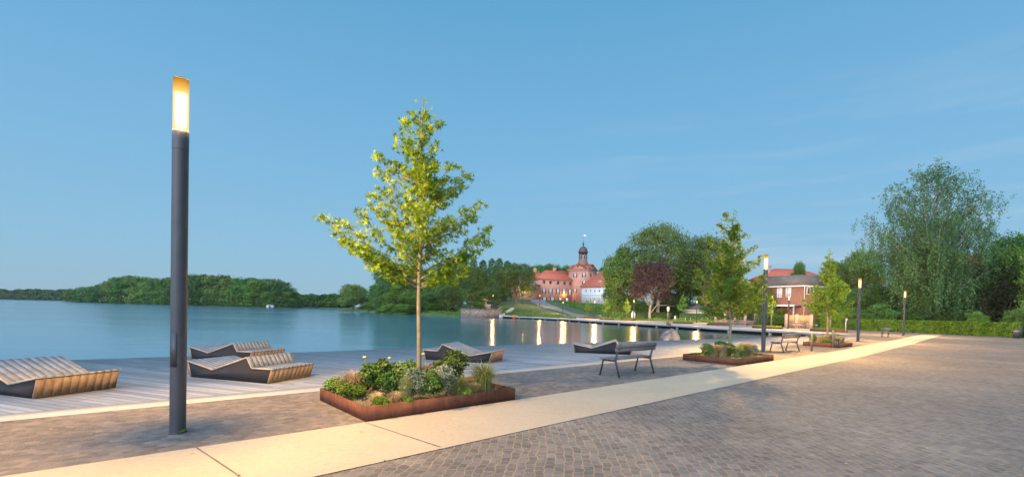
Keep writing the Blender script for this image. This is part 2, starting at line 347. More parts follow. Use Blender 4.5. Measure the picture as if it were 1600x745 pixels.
def tiles(name, c1, c2):
    m, t, o = newmat(name); b = principled(t, o, .8, .25); v = objc(t)
    wv = t.nodes.new('ShaderNodeTexWave'); wv.bands_direction = 'Z'; wv.inputs['Scale'].default_value = 2.2; wv.inputs['Distortion'].default_value = .4; t.links.new(v, wv.inputs['Vector'])
    n = noise(t, .7, 6, .75, v); r = ramp(t, n.outputs[0], [(.3, c1), (.7, c2)]); r2 = ramp(t, wv.outputs[0], [(.0, (.8, .8, .8)), (.6, (1.05, 1.05, 1.05))])
    t.links.new(mixc(t, 1, r.outputs[0], r2.outputs[0], 'MULTIPLY'), b.inputs['Base Color']); bump(t, b, wv.outputs[0], .4, .04); return m
M['red_tile'] = tiles('red_roof_tiles', (.46, .10, .055), (.62, .17, .095))
M['dark_tile'] = tiles('dark_roof_tiles', (.10, .095, .09), (.17, .16, .15))
M['slate'] = tiles('slate', (.09, .10, .12), (.14, .15, .17))
M['white_wall'] = simple('white_plaster', (.66, .66, .64), (.76, .75, .73), .6, .85, bstr=.05)
M['trim'] = simple('pale_trim', (.62, .62, .60), (.72, .72, .70), 2, .7, bstr=.0)
M['glass'] = simple('window_glass', (.045, .05, .06), (.07, .08, .09), .6, .08, spec=.8, bstr=0)
M['curtain_glass'] = simple('curtained_window', (.42, .44, .46), (.60, .62, .62), 1.2, .25, spec=.6, bstr=0)
M['shutter'] = simple('black_green_shutter', (.018, .03, .026), (.03, .045, .04), 2, .5, bstr=0)
M['copper_dark'] = simple('old_copper', (.085, .06, .05), (.14, .095, .075), 1.5, .55, metal=.3, bstr=.1)
M['lantern_wood'] = simple('lantern_brown', (.20, .105, .07), (.28, .15, .10), 1.0, .7, bstr=.1)
M['copper_green'] = simple('green_copper', (.13, .22, .19), (.20, .30, .26), 1.0, .6, bstr=.1)
def boulder():
    m, t, o = newmat('granite'); b = principled(t, o, .8, .3); v = objc(t)
    n1 = noise(t, 1.3, 8, .7, v); n2 = noise(t, 9, 6, .7, v)
    r = ramp(t, n1.outputs[0], [(.36, (.06, .058, .056)), (.5, (.17, .165, .16)), (.64, (.33, .325, .32))]); r2 = ramp(t, n2.outputs[0], [(.3, (.7, .7, .7)), (.7, (1.25, 1.22, 1.2))])
    t.links.new(mixc(t, 1, r.outputs[0], r2.outputs[0], 'MULTIPLY'), b.inputs['Base Color']); bump(t, b, n2.outputs[0], .5, .04); return m
M['granite'] = boulder()
M['bark'] = simple('bark', (.10, .085, .065), (.20, .17, .13), 9, .9, bd=.02, bstr=.6)
M['young_bark'] = simple('young_bark', (.13, .115, .06), (.24, .21, .12), 12, .85, bd=.006, bstr=.5)
M['pale_bark'] = simple('pale_bark', (.30, .24, .18), (.44, .37, .29), 3, .9, bd=.02, bstr=.5)
def birchbark():
    m, t, o = newmat('birch_bark'); b = principled(t, o, .8, .3); v = objc(t, 0, (1, 1, 3)); n = noise(t, 1.6, 6, .7, v)
    r = ramp(t, n.outputs[0], [(.38, (.07, .06, .05)), (.5, (.36, .33, .29)), (.7, (.52, .49, .45))]); t.links.new(r.outputs[0], b.inputs['Base Color']); return m
M['birch_bark'] = birchbark()
M['leaf_gum'] = leafmat('sweetgum_leaf', (.14, .23, .016), (.20, .29, .02), (.27, .35, .025), .45, 2.0)
M['leaf_maple'] = leafmat('maple_leaf', (.12, .26, .035), (.17, .32, .04), (.24, .38, .04), .48, 1.6)
M['leaf_a'] = leafmat('broad_leaf_mid', (.07, .155, .03), (.115, .22, .042), (.17, .29, .055), .30, .35)
M['leaf_b'] = leafmat('broad_leaf_dark', (.055, .13, .036), (.082, .172, .045), (.115, .215, .055), .25, .35)
M['leaf_c'] = leafmat('broad_leaf_olive', (.10, .165, .04), (.14, .215, .05), (.18, .26, .065), .30, .35)
M['leaf_beech'] = leafmat('copper_beech_leaf', (.040, .020, .022), (.060, .030, .030), (.085, .045, .040), .2, .35)
M['leaf_birch'] = leafmat('birch_leaf', (.070, .145, .055), (.10, .185, .068), (.15, .24, .09), .3, .35)
M['leaf_yew'] = leafmat('yew_leaf', (.014, .030, .010), (.028, .045, .014), (.05, .06, .020), .12, .6)
M['leaf_hedge'] = leafmat('hedge_leaf', (.09, .24, .02), (.14, .32, .03), (.19, .39, .045), .35, 1.2)
M['leaf_shrub'] = leafmat('shrub_leaf', (.055, .12, .02), (.09, .17, .03), (.15, .23, .05), .3, 6)
M['leaf_grey'] = leafmat('silver_leaf', (.18, .23, .15), (.25, .30, .20), (.33, .37, .26), .3, 6)
M['leaf_lime'] = leafmat('lime_green_leaf', (.10, .22, .02), (.15, .29, .03), (.21, .34, .05), .35, 6)
M['leaf_straw'] = leafmat('straw_blade', (.42, .31, .16), (.52, .41, .24), (.6, .5, .32), .3, 5)
M['leaf_olive'] = leafmat('grass_blade', (.22, .26, .07), (.30, .33, .11), (.42, .40, .18), .35, 5)
M['leaf_ivy'] = leafmat('creeper_leaf', (.07, .14, .02), (.11, .20, .03), (.17, .27, .05), .3, 1.2)
M['flower'] = simple('yellow_petals', (.65, .50, .12), (.8, .65, .2), 20, .7, bstr=0)
M['white_flower'] = simple('white_petals', (.7, .7, .62), (.8, .8, .75), 20, .7, bstr=0)
M['orange'] = simple('orange_red_paint', (.55, .13, .05), (.65, .17, .07), 2, .6, bstr=0)
M['blue'] = simple('blue_cloth', (.03, .16, .42), (.05, .20, .5), 2, .8, bstr=0)
M['white_paint'] = simple('white_paint', (.68, .68, .68), (.78, .78, .78), 2, .5, bstr=0)
M['car_paint'] = simple('dark_car_paint', (.02, .025, .035), (.03, .035, .045), 2, .25, bstr=0)
def emit(name, col, strength, transp=True, tint=(1, 1, 1)):
    m, t, o = newmat(name); e = t.nodes.new('ShaderNodeEmission'); e.inputs[0].default_value = (*col, 1); e.inputs[1].default_value = strength
    if transp:
        tr = t.nodes.new('ShaderNodeBsdfTransparent'); tr.inputs[0].default_value = (*tint, 1); ad = t.nodes.new('ShaderNodeAddShader')
        t.links.new(e.outputs[0], ad.inputs[0]); t.links.new(tr.outputs[0], ad.inputs[1]); t.links.new(ad.outputs[0], o.inputs[0])
    else: t.links.new(e.outputs[0], o.inputs[0])
    try: m.cycles.emission_sampling = 'NONE'
    except Exception: pass
    return m
M['lit_glass'] = emit('lit_lamp_glass', (1, .50, .12), .95, True, (.5, .5, .5))
M['lit_top_plain'] = emit('amber_lamp_top', (1.0, .40, .04), .62, False)
def glow_band():
    m = emit('amber_lamp_top', (1, .4, .04), 1.0, False); t = m.node_tree; e = [n for n in t.nodes if n.type == 'EMISSION'][0]
    c = t.nodes.new('ShaderNodeTexCoord'); sx = t.nodes.new('ShaderNodeSeparateXYZ'); t.links.new(c.outputs['Object'], sx.inputs[0]); mr = t.nodes.new('ShaderNodeMapRange'); mr.inputs['From Min'].default_value = 4.26; mr.inputs['From Max'].default_value = 4.44; t.links.new(sx.outputs[2], mr.inputs[0])
    t.links.new(ramp(t, mr.outputs[0], [(0, (1.0, .72, .30)), (.3, (.95, .50, .08)), (.75, (.62, .27, .04)), (1, (.30, .15, .05))]).outputs[0], e.inputs[0]); return m
M['lit_top'] = glow_band()
M['halo'] = emit('lamp_tube', (1, .74, .38), 2.3, True)

# ------------------------------------------------------------------ foliage helpers
def rand_dirs(rng, n):
    v = rng.normal(size=(n, 3)); return v / np.linalg.norm(v, axis=1, keepdims=True)
def leaves(centers, size, rng, shape='diamond', up=0.0, out=None, aspect=.55):
    """centers (N,3) -> verts, quads; each leaf a small flat blade facing a random way"""
    n = len(centers); nrm = rand_dirs(rng, n)
    if out is not None: nrm = nrm + out * .9
    nrm[:, 2] += up; nrm /= np.linalg.norm(nrm, axis=1, keepdims=True) + 1e-9
    a = np.cross(nrm, rand_dirs(rng, n)); a /= np.linalg.norm(a, axis=1, keepdims=True) + 1e-9
    b = np.cross(nrm, a); s = (size * rng.uniform(.65, 1.25, n))[:, None] / 2
    C = centers
    if shape == 'diamond':
        V = np.stack([C - a * s, C - b * s * aspect, C + a * s, C + b * s * aspect], 1).reshape(-1, 3)
        Q = np.arange(4 * n).reshape(n, 4); return V, Q
    # star: five pointed lobes
    pts = [C]
    for k in range(5):
        q = math.radians(-90 + 52 * (k - 2)) + math.pi
        L = 1.0 if k == 2 else (.92 if k in (1, 3) else .72)
        tip = C + (a * math.cos(q) + b * math.sin(q)) * s * L * 1.15 - nrm * s * .22
        pts.append(tip)
    for k in range(6):
        q = math.radians(-90 + 52 * (k - 2.5)) + math.pi
        pts.append(C + (a * math.cos(q) + b * math.sin(q)) * s * (.34 if 0 < k < 5 else .2))
    V = np.stack(pts, 1).reshape(-1, 3); base = (np.arange(n) * 12)[:, None]
    Q = np.concatenate([base + np.array([[0, 6 + k, 1 + k, 7 + k]]) for k in range(5)], 0)
    return V, Q
def blob_crown(rng, lobes, n_clump, per, clump_r, size, shape='diamond', inner=.25, up=.2, flat=1.0):
    """lobes: (x,y,z,rx,ry,rz). Clumps lie mostly on the lobes' skins, some inside."""
    L = np.array(lobes, float); wgt = (L[:, 3] * L[:, 5]) ** 1.0; idx = rng.choice(len(L), n_clump, p=wgt / wgt.sum())
    d = rand_dirs(rng, n_clump); d[:, 2] = np.where((d[:, 2] < -.3) & (rng.random(n_clump) < .6), -d[:, 2], d[:, 2])
    rad = np.where(rng.random(n_clump) < inner, rng.uniform(.3, .85, n_clump), rng.uniform(.86, 1.08, n_clump))
    cc = L[idx, :3] + d * L[idx, 3:] * rad[:, None]
    # drop clumps sunk inside another lobe
    keep = np.ones(n_clump, bool)
    for l in L:
        q = (((cc - l[:3]) / l[3:]) ** 2).sum(1); keep &= ~((q < .55) & (rng.random(n_clump) < .75))
    cc = cc[keep]; d = d[keep]; m = len(cc)
    off = rng.normal(size=(m, per, 3)) * clump_r * np.array([1, 1, .6 * flat]); sizes = rng.uniform(.6, 1.3, (m, 1, 1))
    C = (cc[:, None, :] + off * sizes).reshape(-1, 3); O = np.repeat(d, per, 0)
    return leaves(C, size, rng, shape, up, O, .7)
def limbs(mb, rng, base, top, r0, targets, r1=.06):
    """tapered trunk with a bend and limbs to the lobes"""
    b = Vector(base); t = Vector(top); n = 6; path = [b.lerp(t, i / n) + Vector((rng.normal() * r0 * .5, rng.normal() * r0 * .5, 0)) * (1 if 0 < i < n else 0) for i in range(n + 1)]
    rad = [r0 * (1.25 if i == 0 else 1) * (1 - .72 * i / n) for i in range(n + 1)]; mb.tube(path, rad, 10)
    for (x, y, z) in targets:
        e = Vector((x, y, z)); k = max(1, min(n - 1, int(n * max(.25, min(.9, (z - b.z) / max(.1, t.z - b.z) - .28))))); s = path[k]
        m1 = s.lerp(e, .45) + Vector((0, 0, (e - s).length * .08)); mb.tube([s, m1, e], [rad[k] * .55, rad[k] * .33, r1 * .4], 6)
        for _ in range(3):
            ee = e + Vector(rng.normal(size=3) * (e - s).length * .28); ee.z = max(ee.z, s.z + .2); mb.tube([m1, m1.lerp(ee, .5) + Vector((0, 0, .1)), ee], [rad[k] * .25, rad[k] * .15, r1 * .25], 5)
def tree_proto(seed, H, W, leafm, barkm, n_clump=700, per=14, size=.42, trunk_frac=.2, lobes_n=9, column=False, clump_r=None, r0=None, lean=0, umb=False, inner=.25):
    rng = np.random.default_rng(seed); z0 = H * trunk_frac; L = []
    hc = H - z0
    if column:
        for i in range(lobes_n):
            f = (i + .5) / lobes_n; r = W / 2 * (.55 + .45 * math.sin(math.pi * min(1, f + .15))) * rng.uniform(.8, 1.05)
            L.append((rng.normal() * W * .08, rng.normal() * W * .08, z0 + hc * f, r, r, hc / lobes_n * 1.0))
    else:
        L.append((0, 0, z0 + hc * .5, W * .33, W * .33, hc * .42))
        for i in range(lobes_n):
            a = i * 2.4 + rng.uniform(-.4, .4); f = rng.uniform(.18, .86); rr = W / 2 * math.sqrt(max(.08, 1 - ((f - .42) / .62) ** 2)) * rng.uniform(.55, .78)
            s = rng.uniform(.17, .27) * W; L.append((rr * math.cos(a), rr * math.sin(a), z0 + hc * f, s, s, s * (.55 if umb else .8)))
        L.append((rng.normal() * W * .06, rng.normal() * W * .06, H - W * .16, W * .2, W * .2, W * .16))
        if trunk_frac <= .06:
            for i in range(6): a = i * 1.05; L.append((W * .3 * math.cos(a), W * .3 * math.sin(a), H * .13, W * .2, W * .2, H * .13))
    V, Q = blob_crown(rng, L, n_clump, per, clump_r or W * .045, size, inner=inner)
    V[:, 2] = np.maximum(V[:, 2], .15)
    crown = np_mesh('crown', V, Q); crown.materials.append(leafm)
    mb = MB(); limbs(mb, rng, (0, 0, -.3), (lean, 0, H * .72), r0 or H * .02 + .05, [l[:3] for l in L[1:]], .1)
    tr = np_mesh('trunk', mb.v, mb.f); tr.materials.append(barkm); tr.polygons.foreach_set('use_smooth', [True] * len(tr.polygons))
    return dict(crown=crown, trunk=tr, H=H, W=W)
def place_tree(proto, name, label, X, Y, Z, H, W, rz=0.0, group=None, crown_only=False):
    t = thing(name, label, 'tree', (X, Y, Z), rz, group); sx = W / proto['W']; t.scale = (sx, sx, H / proto['H'])
    link('crown', proto['crown'], None, t)
    if not crown_only: link('trunk', proto['trunk'], None, t)
    return t

# ================================================================== SETTING
def struct(o): o['kind'] = 'structure'; return o
# water
mb = MB(); mb.add([(-9000, -9000, -.55), (9000, -9000, -.55), (9000, 9000, -.55), (-9000, 9000, -.55)], [(0, 1, 2, 3)])
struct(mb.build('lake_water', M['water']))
# far land: height field, columns by bearing, rows by distance
SHORE = [(380, 420), (465, 400), (529, 380), (531, 196), (572, 186), (576, 170), (640, 147), (682, 128), (716, 121.5), (720, 121.2), (784, 122.6), (786, 123), (800, 121), (840, 118), (870, 111), (930, 93), (1043, 75), (1100, 66), (1200, 60), (1240, 56), (1290, 50), (1310, 45), (1400, 40), (9000, 40)]
sp = np.array([p for p, _ in SHORE], float); sy = np.array([y for _, y in SHORE], float)
def smooth(t): t = np.clip(t, 0, 1); return t * t * (3 - 2 * t)
def TZ(X, Y):
    X = np.asarray(X, float); Y = np.asarray(Y, float); px = 800 + 720 * X / Y; s = np.interp(px, sp, sy); d = Y - s
    base = np.interp(px, [714, 722, 782, 800, 860, 880], [.25, 1.45, 1.45, .15, .0, -.06])
    z = -1.1 + (base + 1.1) * smooth(d / np.interp(px, [700, 722, 752, 760], [4, .6, .6, 3]))
    z = z + np.interp(px, [782, 800, 870, 900], [0, 1.3, 1.0, 0]) * smooth(d / 22)
    z = z + (5.65 - base * .7) * smooth((Y - 125) / 98) * np.interp(px, [560, 700, 780], [.0, .35, 1.0]) * np.interp(px, [1150, 1350], [1, .25])
    n = .12 * np.sin(X * .31 + 1.3) * np.sin(Y * .27) + .06 * np.sin(X * .9) * np.cos(Y * .8)
    return z + n * smooth((d - 3) / 10) * (px < 1100)
cols = np.concatenate([np.linspace(380, 700, 60), np.arange(702, 1100, 3.0), np.linspace(1104, 2000, 70), np.geomspace(2020, 9000, 30)])
tt = np.concatenate([[0, .4, .8, 1.4, 2.2, 3.2], np.arange(5, 60, 3), np.arange(62, 150, 6), np.geomspace(155, 1800, 20)])
V = []
for c in cols:
    s = np.interp(c, sp, sy); Y = s + tt; X = (c - 800) / 720 * Y; V.append(np.stack([X, Y, TZ(X, Y + 1e-6)], 1))
V = np.concatenate(V); nr, nc = len(tt), len(cols)
I = np.arange(nr * nc).reshape(nc, nr); Q = np.stack([I[:-1, :-1].ravel(), I[1:, :-1].ravel(), I[1:, 1:].ravel(), I[:-1, 1:].ravel()], 1)
struct(link('hillside_ground', np_mesh('hillside_ground', V, Q), M['bank'], smooth=True))

def sheet(name, pts, z, mat, parent=None):
    mb = MB(); mb.add([(x, y, z) for x, y in pts], [tuple(range(len(pts)))]); o = mb.build(name, mat, parent)
    bm = __import__('bmesh').new(); bm.from_mesh(o.data); __import__('bmesh').ops.triangulate(bm, faces=bm.faces[:]); __import__('bmesh').ops.recalc_face_normals(bm, faces=bm.faces[:])
    if bm.faces[:][0].normal.z < 0: __import__('bmesh').ops.reverse_faces(bm, faces=bm.faces[:])
    bm.to_mesh(o.data); bm.free(); return struct(o)
HEDGE = [(43.5, 68), (46, 62), (48, 58), (49.6, 55), (50.0, 50.5), (51.2, 46.8), (56, 44.5), (66, 41)]
KERB_IN, KERB_OUT = 9.62, 9.12
# plaza: everything on the town side of the kerb
plaza = [UV(-40, -45), UV(80, -60), (120, 30), (66, 42), (56, 45.5), (51.4, 47.6), (50.2, 51), (49.8, 55), (48.2, 58.5), (46.5, 62), (44.5, 68), (38, 60), (34.4, 49.6), UV(44, KERB_OUT), UV(-40, KERB_OUT)]
sheet('plaza_cobbles', plaza, 0.0, M['cobble'])
PR = [(-40, 4.5), (1.5, 4.55), (4.1, 4.6), (13.4, 4.75), (25, 4.95), (40, 5.5), (60, 6.5), (69.0, 6.9)]
PL = [(66.5, 8.3), (50, 7.55), (40, 7.05), (32, 6.8), (28, 6.5), (17.8, 6.38), (5.5, 6.28), (-40, 6.25)]
sheet('pale_path', [UV(*p) for p in PR + PL], .008, M['path'])
strip = [(u, v + .004) for u, v in PL[::-1]]
sheet('cobble_strip', [UV(*p) for p in strip] + [UV(46, KERB_OUT), UV(-40, KERB_OUT)], .004, M['cobble_strip'])
# expansion joints across the path
mb = MB()
for (a, b) in (((307, 700), (375, 745)), ((572, 661), (688, 699))):
    p, q = G(*a), G(*b); d = Vector((q[0] - p[0], q[1] - p[1])).normalized() * .0; nx = Vector((-(q[1] - p[1]), q[0] - p[0])).normalized() * .009
    mb.add([(p[0] - nx.x, p[1] - nx.y, .012), (q[0] - nx.x, q[1] - nx.y, .012), (q[0] + nx.x, q[1] + nx.y, .012), (p[0] + nx.x, p[1] + nx.y, .012)], [(0, 1, 2, 3)])
struct(mb.build('path_joints', M['cobble_strip']))
mb = MB(); k = [UV(-40, KERB_OUT), UV(46, KERB_OUT), UV(46, KERB_IN), UV(-40, KERB_IN)]; mb.prism(k, -.4, .012); struct(mb.build('kerb', M['kerb']))
# deck: solid slab reaching out over the water with a dark fascia
edge = [(-34.0, 5.0), (-18, 10.4), (-11.88, 12.9), (-5.02, 18.0), (0.03, 21.67), (7.49, 26.83), (19.61, 35.2), (30.2, 42.6)]
edge = [(-36.0, -2.0), (-24.0, 4.6), (-11.9, 12.75), (-5.0, 17.9), (0.03, 21.67), (7.49, 26.83), (19.61, 35.2), (31.0, 43.2)]
deck = [UV(-40, KERB_IN), UV(46, KERB_IN), (33.5, 46.0)] + edge[::-1]
mb = MB(); mb.prism(deck[::1], -.16, .006); dk = mb.build('deck_boards', M['deck']); struct(dk)
bm = __import__('bmesh').new(); bm.from_mesh(dk.data); __import__('bmesh').ops.recalc_face_normals(bm, faces=bm.faces[:]); bm.to_mesh(dk.data); bm.free()
mb = MB()
for i in range(len(edge) - 1):                                      # piles under the deck rim
    a, b = Vector(edge[i]), Vector(edge[i + 1]); n = int((b - a).length / 3)
    for j in range(n):
        p = a.lerp(b, j / n) + Vector((.25, -.3)); mb.box((p.x, p.y, -.75), (.2, .2, 1.18))
struct(mb.build('deck_piles', M['black_metal']))
# shore wall under the kerb keeps the water out
mb = MB(); mb.prism([UV(-40, KERB_IN - .1), UV(46, KERB_IN - .1), UV(46, KERB_IN - .3), UV(-40, KERB_IN - .3)], -1.4, -.01); struct(mb.build('shore_retaining', M['granite']))

# promenade round the pond
QUAY = [(30.6, 45.0), (31.8, 52), (26.3, 61), (23.9, 70.6), (16.2, 89), (12.0, 104), (4, 119), (-8.6, 127)]
def offset(poly, d):
    out_ = []
    for i, p in enumerate(poly):
        a = Vector(poly[max(i - 1, 0)]); b = Vector(poly[min(i + 1, len(poly) - 1)]); t = (b - a).normalized(); out_.append((p[0] + t.y * d, p[1] - t.x * d))
    return out_
back = [(46.5, 62), (47, 78), (45, 92), (36, 106), (30, 118), (22, 128), (6, 131), (-8, 131)]
sheet('promenade_asphalt', [(33.5, 46)] + QUAY[1:] + back[::-1] + [(44.5, 66)], .0022, M['asphalt'])
mb = MB(); q0 = QUAY; q1 = offset(QUAY, 2.6)
for i in range(len(q0) - 1):
    mb.add([(*q0[i], .012), (*q0[i + 1], .012), (*q1[i + 1], .012), (*q1[i], .012)], [(3, 2, 1, 0)])
pv = mb.build('promenade_paving', M['prom']); struct(pv)
mb = MB(); r0 = offset(QUAY, -.35); r1 = QUAY                                  # steel edged rim of the quay
for i in range(len(r0) - 1):
    a, b, c, d = r0[i], r0[i + 1], r1[i + 1], r1[i]
    V = [(*a, -.28), (*b, -.28), (*c, -.28), (*d, -.28), (*a, .02), (*b, .02), (*c, .02), (*d, .02)]
    mb.add(V, [(0, 1, 2, 3), (7, 6, 5, 4), (0, 4, 5, 1), (2, 6, 7, 3)] + ([(1, 5, 6, 2)] if i == len(r0) - 2 else []))
struct(mb.build('quay_edge', M['grey_metal']))
mb = MB()
for i in range(len(QUAY) - 1):
    a, b = Vector(QUAY[i]), Vector(QUAY[i + 1]); n = max(1, int((b - a).length / 4.5))
    for j in range(n): p = a.lerp(b, (j + .5) / n); mb.box((p.x, p.y, -.8), (.3, .3, 1.04))
struct(mb.build('quay_piles', M['grey_metal']))
mb = MB(); q2 = offset(QUAY, 1.6)
for i in range(len(QUAY) - 1): mb.add([(*q2[i], -1.4), (*q2[i + 1], -1.4), (*q2[i + 1], -.01), (*q2[i], -.01)], [(0, 1, 2, 3)])
struct(mb.build('quay_back_face', M['black_metal']))
# ramp up to the castle, following the ground
def ground_strip(name, ctr, wid, mat, dz=.05):
    mb = MB(); P = []
    for i in range(len(ctr) - 1):
        for j in range(8): P.append(Vector(ctr[i]).lerp(Vector(ctr[i + 1]), j / 8))
    P.append(Vector(ctr[-1])); V = []
    for i, p in enumerate(P):
        t = (P[min(i + 1, len(P) - 1)] - P[max(i - 1, 0)]).normalized(); f = i / (len(P) - 1); wd = wid[0] + (wid[1] - wid[0]) * f
        for k in (-.5, -.17, .17, .5):
            q = p + Vector((-t.y, t.x)) * wd * k; V.append((q.x, q.y, float(TZ(q.x, q.y)) + dz + .06))
    Fs = [(4 * i + k, 4 * i + k + 1, 4 * i + 5 + k, 4 * i + 4 + k) for i in range(len(P) - 1) for k in range(3)]
    mb.add(V, Fs); o = mb.build(name, mat); return struct(o)
ground_strip('castle_ramp', [(33, 108), (26, 122), (19.5, 140), (13.5, 160), (10.5, 185), (12, 212)], (7, 6), M['asphalt'], .08)
# island
isl = MB(); ring = []
IS = [(112, 560), (160, 500), (230, 430), (300, 385), (380, 355), (440, 350), (469, 362)]
front = [(AX(p, y), y) for p, y in IS]; backp = [(x + 6, y + 70) for x, y in front][::-1]
isl.prism(front + backp, -1.2, -.15)
struct(isl.build('island_ground', M['bank']))
inner = [(x, y + 3) for x, y in front] + [(x, y - 3) for x, y in backp]

# ================================================================== STREET LAMPS
def make_lamp():
    t = thing('street_lamp', 'x', 'street lamp', group='column lamps along the lakeside path')
    o = MB().lathe([(.088, 0), (.088, 3.55)], 40).build('pole', M['lamp_metal'], t, True)
    o = MB().lathe([(.0, 3.553), (.0895, 3.553), (.0895, 3.78), (.084, 3.79), (.0, 3.79)], 40).build('collar', M['lamp_metal'], t); smooth_by_angle(o)
    MB().box((0, -.0855, 1.05), (.075, .012, .42)).build('service_door', M['lamp_metal'], t)
    o = MB().lathe([(.0, .0), (.105, .0), (.105, .012), (.09, .014)], 32).build('base_ring', M['lamp_metal'], t)
    MB().lathe([(.083, 3.792), (.083, 4.27)], 32).build('lamp_glass', M['lit_glass'], t, True)
    MB().lathe([(.052, 3.84), (.062, 3.95), (.062, 4.26)], 16).build('lamp_tube', M['halo'], t, True)
    o = MB().lathe([(.0835, 4.27), (.0835, 4.43)], 32).build('amber_band', M['lit_top'], t, True)
    MB().lathe([(.0, 4.436), (.083, 4.436), (.083, 4.43), (.0, 4.43)], 32).build('lamp_cap', M['lamp_metal'], t)
    return t
def lamp_light(x, y, z, W, name='lamp_bulb', rad=.07, parent=None):
    l = bpy.data.lights.new(name, 'POINT'); l.energy = W; l.color = LAMP_COL; l.shadow_soft_size = rad
    o = bpy.data.objects.new(name, l); sc.collection.objects.link(o)
    if parent: o.parent = parent; o.location = (0, 0, z)
    else: o.location = (x, y, z)
    return o
lamp0 = make_lamp(); first = True
LAMPS = [(UV(.66, 7.15), 'tall dark column lamp in the foreground beside the cobbles, nearest of all', 1.0),
         (UV(22.6, 8.3), 'lit column lamp standing behind the second rusty planter and its maple', 1.15),
         (UV(39.6, 8.35), 'lit column lamp between the third rusty planter and the lone wooden chair', 1.1),
         (UV(58.8, 8.75), 'lit column lamp in front of the hedge by the weeping birch', 1.0),
         ((AX(1232, 61), 61), 'lit column lamp in front of the brick house', .9),
         ((AX(1088.5, 88), 88), 'lit column lamp in front of the slate roofed pavilion', .9),
         ((AX(990, 94), 94), 'lit column lamp left of the copper beech across the pond', .9),
         ((AX(929, 110), 110), 'lit column lamp in front of the white building across the pond', .9),
         ((AX(879.5, 128), 128), 'lit column lamp on the promenade below the castle windows', .9)]
for (p, lab, k) in LAMPS:
    t = lamp0 if first else copy_tree(lamp0); first = False
    t.location = (p[0], p[1], .004); t['label'] = lab
    lamp_light(0, 0, 4.08, LAMP_W * k, parent=t)
for px, Y, ytop, lab in ((843, 160, 466, 'lit column lamp at the left foot of the castle ramp'), (815.5, 172, 463.5, 'lit column lamp right of the chestnut trunk on the castle slope'), (770, 150, 463, 'lit column lamp glowing among the dark trees above the stone wall')):
    x = AX(px, Y); z = float(TZ(x, Y)); t = copy_tree(lamp0, lab, (x, Y, z))
    for ch in [c for c in bpy.data.objects if c.parent == t and c.type == 'LIGHT']: bpy.data.objects.remove(ch)
    lamp_light(0, 0, 4.08, LAMP_W * .9, parent=t)

# ================================================================== LOUNGERS
PROF = [(0, .37), (.76, .215), (1.70, .53), (1.84, .31), (2.38, .32)]   # top line, chaise end first
def make_lounger():
    t = thing('sun_lounger', 'x', 'sun lounger', group='angular wooden loungers on the deck')
    Wd = 1.22; body = [(.13, .006), (2.26, .006), (2.345, .278)] + [(x, z - .033) for x, z in PROF[1:4]][::-1] + [(.045, .32)]
    body = [(.13, .006), (2.26, .006), (2.345, .287), (1.855, .277), (1.695, .49), (.76, .182), (.04, .334)]
    mb = MB(); n = len(body); V = [(x, .012, z) for x, z in body] + [(x, Wd - .012, z) for x, z in body]
    mb.add(V, [tuple(range(n)), tuple(range(n, 2 * n))[::-1]] + [((i + 1) % n, i, i + n, (i + 1) % n + n) for i in range(n)]); mb.build('side_panels', M['dark_panel'], t)
    nb = 10; pitch = Wd / nb; g = .008
    def boards(name, a, b, mat, th=.033, miter=(0, 0)):
        m = MB(); ax, az = a; bx, bz = b; L = math.hypot(bx - ax, bz - az); nx, nz = -(bz - az) / L * th, (bx - ax) / L * th
        for i in range(nb):
            y0, y1 = i * pitch + g / 2, (i + 1) * pitch - g / 2; j = .0008 * math.sin(i * 7.3)
            m.add([(ax, y0, az + j), (bx, y0, bz + j), (bx - nx, y0, bz - nz), (ax - nx, y0, az - nz), (ax, y1, az + j), (bx, y1, bz + j), (bx - nx, y1, bz - nz), (ax - nx, y1, az - nz)],
                  [(0, 3, 2, 1), (4, 5, 6, 7), (0, 1, 5, 4), (3, 7, 6, 2), (0, 4, 7, 3), (1, 2, 6, 5)])
        return m.build(name, mat, t)
    boards('headrest_slats', (0, .37), (.76, .215), M['grey_wood']); boards('back_slats', (.762, .215), (1.70, .53), M['grey_wood'])
    boards('seatback_slats', (1.704, .53), (1.845, .31), M['grey_wood']); boards('seat_slats', (1.85, .313), (2.38, .32), M['grey_wood'])
    # slanted end boards of brown timber
    boards('end_slats', (2.374, .282), (2.285, .006), M['brown_wood'], .032); boards('end_slats', (.108, .006), (.010, .322), M['brown_wood'], .032)
    for y0, y1 in ((-.006, .012), (Wd - .012, Wd + .006)):
        m = MB()
        for (a, b) in zip(PROF[:-1], PROF[1:]):
            m.add([(a[0], y0, a[1]), (b[0], y0, b[1]), (b[0], y0, b[1] - .026), (a[0], y0, a[1] - .026), (a[0], y1, a[1]), (b[0], y1, b[1]), (b[0], y1, b[1] - .026), (a[0], y1, a[1] - .026)],
                  [(0, 3, 2, 1), (4, 5, 6, 7), (0, 1, 5, 4), (3, 7, 6, 2), (0, 4, 7, 3), (1, 2, 6, 5)])
        m.build('edge_trim', M['edge_wood'], t)
    return t
l0 = make_lounger()
